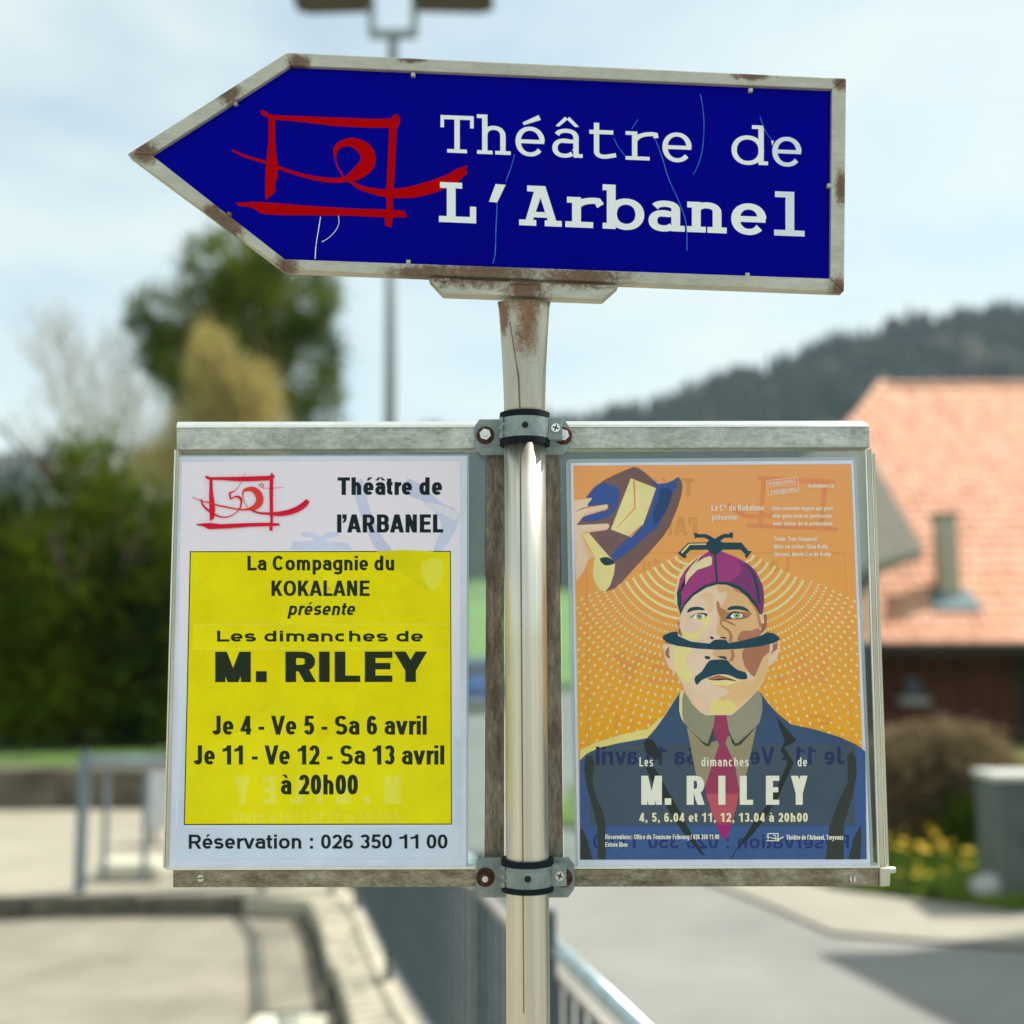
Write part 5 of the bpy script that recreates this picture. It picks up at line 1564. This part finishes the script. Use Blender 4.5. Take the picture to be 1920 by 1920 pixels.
# low wall and strip of lawn under the conifer
WALL = mat('low_wall_stone', (.14, .115, .085), .95, 0, .3, 3, .5, 30)
lw = empty('low_wall', (-6, 13, .12)); tag(lw, 'low dark brown stone wall at the back of the plaza on the left', 'wall')
x_ = -16.0
while x_ < -3.2:
    wd_ = random.uniform(.7, 1.1)
    bm = bmesh.new(); box(bm, (x_ + wd_ / 2, 12.9 + random.uniform(-.015, .015), .335), (wd_ - .012, .3, .45), .015)
    bmo('stone', bm, WALL, lw); x_ += wd_
# ================================================================== RIGHT SIDE: bank with dandelions, hedge, cabinet
bank = []
for j, (Y0_, z) in enumerate(((0, .03), (.5, .12), (1.3, .25), (3.2, .35), (8, .35))):
    for px, by in ((1040, 1545), (1250, 1585), (1420, 1628), (1560, 1667), (1700, 1685), (1860, 1705), (2100, 1722), (2500, 1735)):
        g = gr(px, by, 0)
        bank.append((g.x + Y0_ * .2, g.y + Y0_, z))
fb = [(j * 8 + i, j * 8 + i + 1, (j + 1) * 8 + i + 1, (j + 1) * 8 + i) for j in range(4) for i in range(7)]
GRB = mat('bank_grass', (.17, .27, .02), .9, 0, .4, 6)
tag(me('grass_bank', bank, fb, GRB, smooth=True), kind='structure')
gv, gf = [], []
fl = []
rg_ = random.Random(5)
for k in range(15000):
    px = rg_.uniform(1300, 2050); dy = rg_.random() ** 1.4 * 3.0
    by = 1600 + (px - 1300) * .19 if px < 1560 else 1667 + (px - 1560) * .127
    g = gr(px, by, 0)
    z = .03 + min(dy, 1.3) * .17
    p = Vector((g.x + dy * .2, g.y + dy, z))
    h = rg_.uniform(.05, .13); a = rg_.uniform(0, 6.28); w_ = .007
    b = len(gv)
    gv += [p + Vector((w_ * math.cos(a), w_ * math.sin(a), 0)), p - Vector((w_ * math.cos(a), w_ * math.sin(a), 0)), p + Vector((rg_.uniform(-.03, .03), rg_.uniform(-.03, .03), h))]
    gf.append((b, b + 1, b + 2))
tag(me('grass', gv, gf, GRB), 'bright green grass on the roadside bank', 'grass', kind='stuff')
DAN = mat('dandelion_yellow', (.75, .48, .01), .7, 0, .1, 30)
STM = mat('dandelion_stem', (.12, .22, .04), .8)
dn = None
spots = []
for cx_, cy_, s_, n in ((1790, 1628, 26, 13), (1725, 1648, 24, 9), (1770, 1655, 30, 10), (1715, 1620, 14, 3), (1745, 1670, 40, 8), (1820, 1675, 22, 6), (1680, 1660, 16, 4), (1840, 1630, 14, 3)):
    for _ in range(n): spots.append((rg_.gauss(cx_, s_), rg_.gauss(cy_, s_ * .5)))
for i, (px, py) in enumerate(spots):
    py = min(py, 1690)
    by = 1667 + (px - 1560) * .127
    g0 = gr(px, by, 0)
    dy = max(.05, (by - py) / 75 * 1.4)
    p = Vector((g0.x + dy * .2, g0.y + dy, .03 + min(dy, 1.3) * .17))
    h = rg_.uniform(.10, .17)
    if dn is None:
        dn = empty('dandelion', p)
        bm = bmesh.new(); tube(bm, (0, 0, 0), (0, 0, .13), .003, .002, 5)
        o = bmo('stem', bm, STM); o.parent = dn
        bm = bmesh.new()
        tube(bm, (0, 0, .125), (0, 0, .135), .010, .026, 10); tube(bm, (0, 0, .135), (0, 0, .142), .026, .012, 10)
        o = bmo('flower_head', bm, DAN); o.parent = dn
        kids = list(dn.children) or [x for x in bpy.data.objects if x.parent == dn]
        d = dn
    else:
        d = dn.copy(); COL.objects.link(d); d.location = p
        for c in kids:
            c2 = c.copy(); COL.objects.link(c2); c2.parent = d
    s_ = rg_.uniform(.95, 1.5); d.scale = (s_, s_, s_)
    d.rotation_euler = (rg_.uniform(-.4, .2), rg_.uniform(-.3, .3), 0)
    tag(d, 'yellow dandelion flowering in the grass of the roadside bank', 'dandelion', 'dandelions on the roadside bank')
# shrubs
def shrub(name, label, cat, px, Y, blobs, n, size, mt, seed, zb_=.2, group=None):
    X = (px - 960) / F * Y
    t = empty(name, (X, Y, zb_)); tag(t, label, cat, group)
    bl = []
    for (bx_, by_, rx, rz) in blobs:
        c = at(bx_, by_, Y); s_ = Y / F
        bl.append((c.x, Y, c.z, rx * s_, min(.9, rx * s_), rz * s_))
    limbs('stems', t, (X, Y, zb_ - .1), (X, Y, max(.8, max(b[2] for b in bl))), .03, BARK, 10, .5, seed, 1)
    crown('foliage', t, bl, n, size, mt, seed)
shrub('dry_shrub', 'wide brown leafless shrub in front of the farmhouse wall, right of the notice frame', 'shrub', 1760, 10.15,
      [(1700, 1450, 80, 75), (1790, 1440, 90, 75), (1860, 1470, 60, 70), (1640, 1470, 60, 60), (1690, 1560, 60, 60), (1780, 1540, 80, 60), (1740, 1600, 90, 40), (1660, 1610, 60, 35)], 52000, .034, DRY, 21)
shrub('green_shrub', 'small green shrub between the brown shrub and the grey cabinet', 'shrub', 1815, 9.75,
      [(1820, 1540, 38, 60), (1790, 1580, 40, 40), (1850, 1600, 30, 45)], 10000, .030, GR2, 22)
shrub('dry_shrub', 'brown shrub half hidden behind the right edge of the notice frame', 'shrub', 1560, 10.6,
      [(1560, 1490, 80, 60), (1480, 1510, 70, 50), (1400, 1520, 60, 40), (1560, 1560, 80, 50)], 20000, .034, DRY, 23)
rk = bmesh.new(); c = at(1858, 1662, 8.6)
bmesh.ops.create_icosphere(rk, subdivisions=3, radius=1, matrix=Matrix.Translation(c) @ Matrix.Diagonal((.17, .13, .10, 1)))
for v in rk.verts: v.co += (v.co - c) * noise.noise(v.co * 6) * .35
tag(bmo('rock', rk, mat('grey_rock', (.42, .40, .38), .9, 0, .2, 8, .5), None, True), 'pale grey rock between the dandelions and the cabinet', 'rock')
CAB = mat('cabinet_grey', (.12, .145, .135), .55, .05, .08, 6)
CABT = mat('cabinet_lid', (.55, .56, .50), .6, 0, .08, 6)
cY = 8.45
c0, c1 = at(1868, 1470, cY), at(2010, 1470, cY)
zb2, zt_ = .0, at(1870, 1468, cY).z
cb = empty('utility_cabinet', ((c0.x + c1.x) / 2, cY + .2, 0)); tag(cb, 'grey utility cabinet at the right edge of the picture', 'cabinet')
bm = bmesh.new(); box(bm, ((c0.x + c1.x) / 2, cY + .2, (zb2 + zt_) / 2), (c1.x - c0.x, .4, zt_ - zb2), .01); bmo('body', bm, CAB, cb)
bm = bmesh.new(); box(bm, ((c0.x + c1.x) / 2, cY + .19, zt_ + .035), (c1.x - c0.x + .04, .44, .05), .01); bmo('lid', bm, CABT, cb)
xm = c0.x + .07
bm = bmesh.new(); box(bm, ((xm + c1.x) / 2 , cY - .006, (zt_ + zb2) / 2 - .02), (c1.x - xm - .05, .014, zt_ - zb2 - .12), .006); dr = bmo('door', bm, CAB, cb)
bm = bmesh.new(); box(bm, (xm + .12, cY - .025, .5), (.02, .025, .12), .004); bmo('handle', bm, PICK, dr)

# ================================================================== FARMHOUSE
TILE = mat('clay_roof_tile', (.72, .355, .215), .75, 0, .16, 3.5, .2, 30)
TILE2 = mat('clay_roof_tile_pale', (.76, .42, .27), .75, 0, .14, 3.5, .2, 30)
TILE3 = mat('clay_roof_tile_deep', (.62, .28, .165), .75, 0, .14, 3.5, .2, 30)
WOOD = mat('dark_timber_wall', (.13, .035, .017), .85, 0, .35, 5, .3, 30, stretch=(3, 3, .3))
WOODD = mat('timber_trim', (.05, .035, .025), .8, 0, .3, 8)
SLATE = mat('slate_side', (.16, .15, .115), .85, 0, .2, 6, .3, 40)
CHM = mat('chimney_render', (.50, .47, .36), .9, 0, .12, 6)
LEAD = mat('flashing_metal', (.12, .19, .21), .7, .1, .15, 8)
eY, rY = 22.0, 30.0
eL = Vector((3.6, eY, at(1700, 1206, eY).z)); eR = Vector((17, eY, eL.z))
rL = at(1652, 724, rY); rL.y = rY; rR = Vector((17, rY, rL.z))
house = empty('farmhouse', (10, 22.6, 0)); tag(house, 'farmhouse with a large salmon clay tile roof and dark red timber wall', 'house')
up_ = (Vector((0, rY, rL.z)) - Vector((0, eY, eL.z))); RL = up_.length; up_.normalize()
nrm = Vector((1, 0, 0)).cross(up_).normalized()
if nrm.z < 0: nrm = -nrm
# deck under the tiles
bm = bmesh.new()
prism(bm, [eL - nrm * .02, eR - nrm * .02, rR - nrm * .02, rL - nrm * .02], -nrm * .16)
roof = bmo('roof', bm, WOODD, house)
bm = bmesh.new()                                   # back slope and hip
bkl, bkr = Vector((3.6, 38, eL.z)), Vector((17, 38, eL.z))
prism(bm, [rL + Vector((0, .03, -.04)), rR + Vector((0, .03, -.04)), bkr, bkl], Vector((0, -.02, -.15)))
bmo('roof_slope', bm, TILE3, house)
bm = bmesh.new()
prism(bm, [eL + Vector((-.02, .03, -.05)), rL + Vector((-.04, 0, -.05)), bkl + Vector((-.02, 0, -.02))], Vector((.1, 0, -.15)))
bmo('roof_slope', bm, TILE3, house)
# tiles
tw, th_ = .235, .335
bm = bmesh.new()
k = 5
top = []
for j, (yy, zz) in enumerate(((0, .030), (th_ * 1.18, .0))):
    for i in range(k + 1):
        u = i / k
        top.append((u * tw * 1.02, yy, zz + .022 * math.sin(math.pi * u) ** .8 if 0 < u < 1 else zz))
bot = [(x, 0, -.004) for x in (0, tw * 1.02)]
tv = top + bot
tf_ = [(i, i + 1, k + 2 + i, k + 1 + i) for i in range(k)] + [tuple([2 * (k + 1), 2 * (k + 1) + 1] + list(range(k, -1, -1)))]
bm.free()
rows = int(RL / th_)
Mx = Matrix((Vector((1, 0, 0)), up_, nrm)).transposed()
cand = []
for r_ in range(rows):
    for c in range(int(13.4 / tw)):
        o_ = Vector((3.6 + c * tw, eY, eL.z)) + up_ * (r_ * th_)
        t = (r_ * th_) / RL
        hipx = eL.x + (rL.x - eL.x) * t
        if o_.x + tw * .5 < hipx: continue
        d_ = o_ - CAM
        px = 960 + d_.x / d_.y * F
        vis = 1648 < px < 1935 and not (1640 < px < 1735 and .14 < t < .62 and (px - 1640) < (t * 0 + 95))
        cand.append((not vis, r_, random.random(), o_))
cand.sort(key=lambda q: (q[0], q[1]))
tmesh = []
for mt in (TILE, TILE2, TILE3):
    d = bpy.data.meshes.new('roof_tile'); d.from_pydata(tv, [], tf_); d.materials.append(mt); tmesh.append(d)
hw = wm(roof)
for (nv, r_, q, o_) in cand[:290]:
    o = bpy.data.objects.new('roof_tile', random.choice((tmesh[0], tmesh[0], tmesh[1], tmesh[2])))
    COL.objects.link(o); o.parent = roof
    m_ = Mx.to_4x4(); m_.translation = o_
    loc = hw.inverted() @ m_
    o.matrix_local = loc @ Matrix.Rotation(random.uniform(-.01, .01), 4, 'Z')
vs_, fs_, mi_ = [], [], []
for (nv, r_, q, o_) in cand[290:]:
    b = len(vs_)
    for p in tv: vs_.append(Mx @ Vector(p) + o_)
    kk = random.choice((0, 0, 1, 2))
    for f in tf_: fs_.append(tuple(b + i for i in f)); mi_.append(kk)
o = me('roof_tiles', vs_, fs_, [TILE, TILE2, TILE3], roof, mi=mi_)
tag(o, kind='stuff')
# ridge caps
xx = rL.x - .1
while xx < 16.8:
    bm = bmesh.new(); tube(bm, (xx, rY, rL.z + .0), (xx + .40, rY, rL.z + .015), .11, .125, 10); bmo('ridge_tile', bm, TILE2, roof, True); xx += .385
hp = [eL.lerp(rL, i / 26) for i in range(27)]
for a, b in zip(hp, hp[1:]):
    bm = bmesh.new(); tube(bm, a + Vector((0, 0, .03)), b + Vector((0, 0, .05)), .11, .12, 8); bmo('hip_tile', bm, TILE2, roof, True)
bm = bmesh.new(); box(bm, ((eL.x + eR.x) / 2, eY - .04, eL.z - .14), (eR.x - eL.x, .05, .2), .005); bmo('fascia', bm, WOODD, house)
# gutter
bm = bmesh.new(); tube(bm, (eL.x, eY - .1, eL.z - .05), (eR.x, eY - .1, eL.z - .05), .06, .06, 8); bmo('gutter', bm, WOODD, house, True)
wY = 23.2
# board wall, board by board in view
x_ = 6.9
while x_ < 10.35:
    bm = bmesh.new(); box(bm, (x_ + .11, wY + random.uniform(-.006, .006), .9), (.214, .05, 2.6), .004); bmo('board', bm, WOOD, house); x_ += .22
bm = bmesh.new(); box(bm, (8, wY + 3.1, .9), (9.0, 6, 2.6)); bmo('wall', bm, WOODD, house)
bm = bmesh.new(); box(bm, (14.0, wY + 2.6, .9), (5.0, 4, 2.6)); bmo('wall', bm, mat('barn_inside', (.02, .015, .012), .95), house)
bm = bmesh.new(); box(bm, (10.42, wY - .02, .9), (.16, .1, 2.6), .006); bmo('post', bm, WOODD, house)
wc = at(1712, 1308, wY - .05)
bm = bmesh.new(); box(bm, (wc.x, wY - .05, wc.z + .16), (.40, .05, .52), .005); wf = bmo('window', bm, WOODD, house)
bm = bmesh.new(); box(bm, (wc.x, wY - .078, wc.z + .20), (.32, .01, .38)); bmo('pane', bm, mat('dark_glass', (.05, .07, .10), .1, 0, .05), wf)
bm = bmesh.new(); box(bm, (wc.x - .02, wY - .16, wc.z - .06), (.62, .20, .16), .02); bmo('sill_box', bm, mat('pale_sill_box', (.40, .38, .36), .8), wf)
# chimney
cY_ = 23.0
zf = lambda Y: eL.z + (Y - eY) * (rL.z - eL.z) / (rY - eY)
cc = at(1786, 1150, cY_)
zt3 = at(1786, 968, cY_).z
bm = bmesh.new(); box(bm, (cc.x, cY_ + .2, (zt3 + zf(cY_)) / 2 - .1), (.38, .42, zt3 - zf(cY_) + .3), .01); ch = bmo('chimney', bm, CHM, house)
bm = bmesh.new(); box(bm, (cc.x, cY_ + .2, zt3 + .04), (.48, .52, .09), .01); bmo('chimney_cap', bm, mat('chimney_cap_stone', (.16, .14, .09), .9), ch)
bm = bmesh.new()
q = [Vector((cc.x - .5, cY_ - .30, zf(cY_ - .30))), Vector((cc.x + .5, cY_ - .30, zf(cY_ - .30))), Vector((cc.x + .42, cY_ + .2, zf(cY_ + .2))), Vector((cc.x - .42, cY_ + .2, zf(cY_ + .2)))]
prism(bm, [p + nrm * .08 for p in q], -nrm * .03, .004); bmo('flashing', bm, LEAD, ch)
# slate-clad dormer seen side on
dq = [at(1600, 800, 26.6), at(1640, 868, 25.0), at(1732, 1030, 21.6), at(1655, 1062, 21.3), at(1560, 1080, 21.0), at(1540, 850, 24.0)]
bm = bmesh.new(); prism(bm, [p for p in dq[:5]] , Vector((-.9, .1, -.12)), 0)
dm = bmo('dormer', bm, SLATE, house)
bm = bmesh.new()
a, b = at(1732, 1032, 21.55), at(1600, 1072, 21.1)
prism(bm, [a, b, b + Vector((0, .05, -.16)), a + Vector((0, .05, -.16))], Vector((0, .14, 0)), .01); bmo('dormer_fascia', bm, mat('grey_fascia', (.27, .27, .23), .7), dm)
bm = bmesh.new()
a, b = at(1712, 1050, 21.8), at(1600, 1085, 21.6)
prism(bm, [a, b, b + Vector((0, 0, -.55)), a + Vector((-.7, 0, -.28))], Vector((0, .5, 0))); bmo('dormer_wall', bm, WOOD, dm)

# small things seen through the gap beside the pole
hw2 = empty('white_building', (at(860, 1290, 95).x, 95, 0)); tag(hw2, 'small white building at the foot of the meadow, seen left of the pole', 'building')
WHB = mat('white_render', (.72, .72, .68), .85)
c = at(858, 1278, 95)
bm = bmesh.new(); box(bm, (c.x, 97, c.z), (4.2, 4, 3.0)); bmo('wall', bm, WHB, hw2)
bm = bmesh.new()
prism(bm, [Vector((c.x - 2.5, 94.6, c.z + 1.5)), Vector((c.x + 2.5, 94.6, c.z + 1.5)), Vector((c.x, 94.6, c.z + 2.9))], Vector((0, 5, 0))); bmo('roof', bm, mat('grey_roof', (.22, .22, .22), .8), hw2)
for dx in (-1.1, .2, 1.3):
    bm = bmesh.new(); box(bm, (c.x + dx, 94.97, c.z + .2), (.6, .08, .9)); bmo('window', bm, mat('window_glass', (.06, .07, .09), .2), hw2)
car = empty('parked_car', (at(893, 1400, 33).x, 33, -.02)); tag(car, 'blue parked car far down the road, in the gap left of the pole', 'car')
CB = mat('car_paint_blue', (.03, .12, .42), .3, .3, .05)
GL = mat('car_glass', (.03, .04, .05), .1)
cx_ = car.location.x
bm = bmesh.new()
pf = [(-2.05, .3), (-2.0, .75), (-1.2, .92), (-.65, 1.38), (.75, 1.42), (1.45, .98), (2.05, .88), (2.1, .35)]
prism(bm, [Vector((cx_ - .85, 33 + a, b)) for a, b in pf], Vector((1.7, 0, 0)), .05); bmo('body', bm, CB, car)
bm = bmesh.new(); prism(bm, [Vector((cx_ - .72, 33 + a, b)) for a, b in ((-1.22, .95), (-.72, 1.33), (-.70, 1.30), (-1.20, .93))], Vector((1.44, 0, 0))); bmo('rear_window', bm, GL, car)
for sx in (-1, 1):
    for yy in (-1.3, 1.3):
        bm = bmesh.new(); tube(bm, (cx_ + sx * .78, 33 + yy, .31), (cx_ + sx * .9, 33 + yy, .31), .31, .31, 18); bmo('wheel', bm, RUBBER, car)
    bm = bmesh.new(); box(bm, (cx_ + sx * .68, 30.93, .78), (.26, .04, .14), .01); bmo('tail_light', bm, ink((170, 20, 20)), car)
# garage just outside the frame on the right, throws the shade on the road
garage = empty('roadside_garage', (7, 7, -.02)); tag(garage, 'rendered garage just outside the right edge, shading the road', 'garage')
k = Vector((5.05, 8.34, 0)); e1 = Vector((6.5, .35, 0)); e2 = Vector((1.15, -4.4, 0))
q = [k, k + e1, k + e1 + e2, k + e2]
bm = bmesh.new(); prism(bm, [p + Vector((0, 0, -.02)) for p in q], Vector((0, 0, 4.6))); bmo('wall', bm, mat('garage_render', (.5, .46, .38), .9), garage)
cn = sum(q, Vector()) / 4
bm = bmesh.new(); prism(bm, [cn + (p - cn) * 1.04 + Vector((0, 0, 4.58)) for p in q], Vector((0, 0, .16)), .01); bmo('roof', bm, WOODD, garage)
a, b = k + e2 * .2 + Vector((-.03, 0, 0)), k + e2 * .8 + Vector((-.03, 0, 0))
bm = bmesh.new(); prism(bm, [a, b, b + Vector((0, 0, 2.3)), a + Vector((0, 0, 2.3))], Vector((.04, .01, 0))); bmo('door', bm, WOODD, garage)

# ------------------------------------------------------------------ haze
hm = bpy.data.materials.new('air')
hm.use_nodes = True
hn = hm.node_tree.nodes
hn.remove(hn['Principled BSDF'])
pv = hn.new('ShaderNodeVolumePrincipled')
pv.inputs['Color'].default_value = (.72, .86, 1, 1)
pv.inputs['Density'].default_value = .00022
hm.node_tree.links.new(pv.outputs[0], hn['Material Output'].inputs['Volume'])
bm = bmesh.new()
box(bm, (0, 300, 104), (3400, 760, 212))
tag(bmo('haze', bm, hm), kind='stuff')
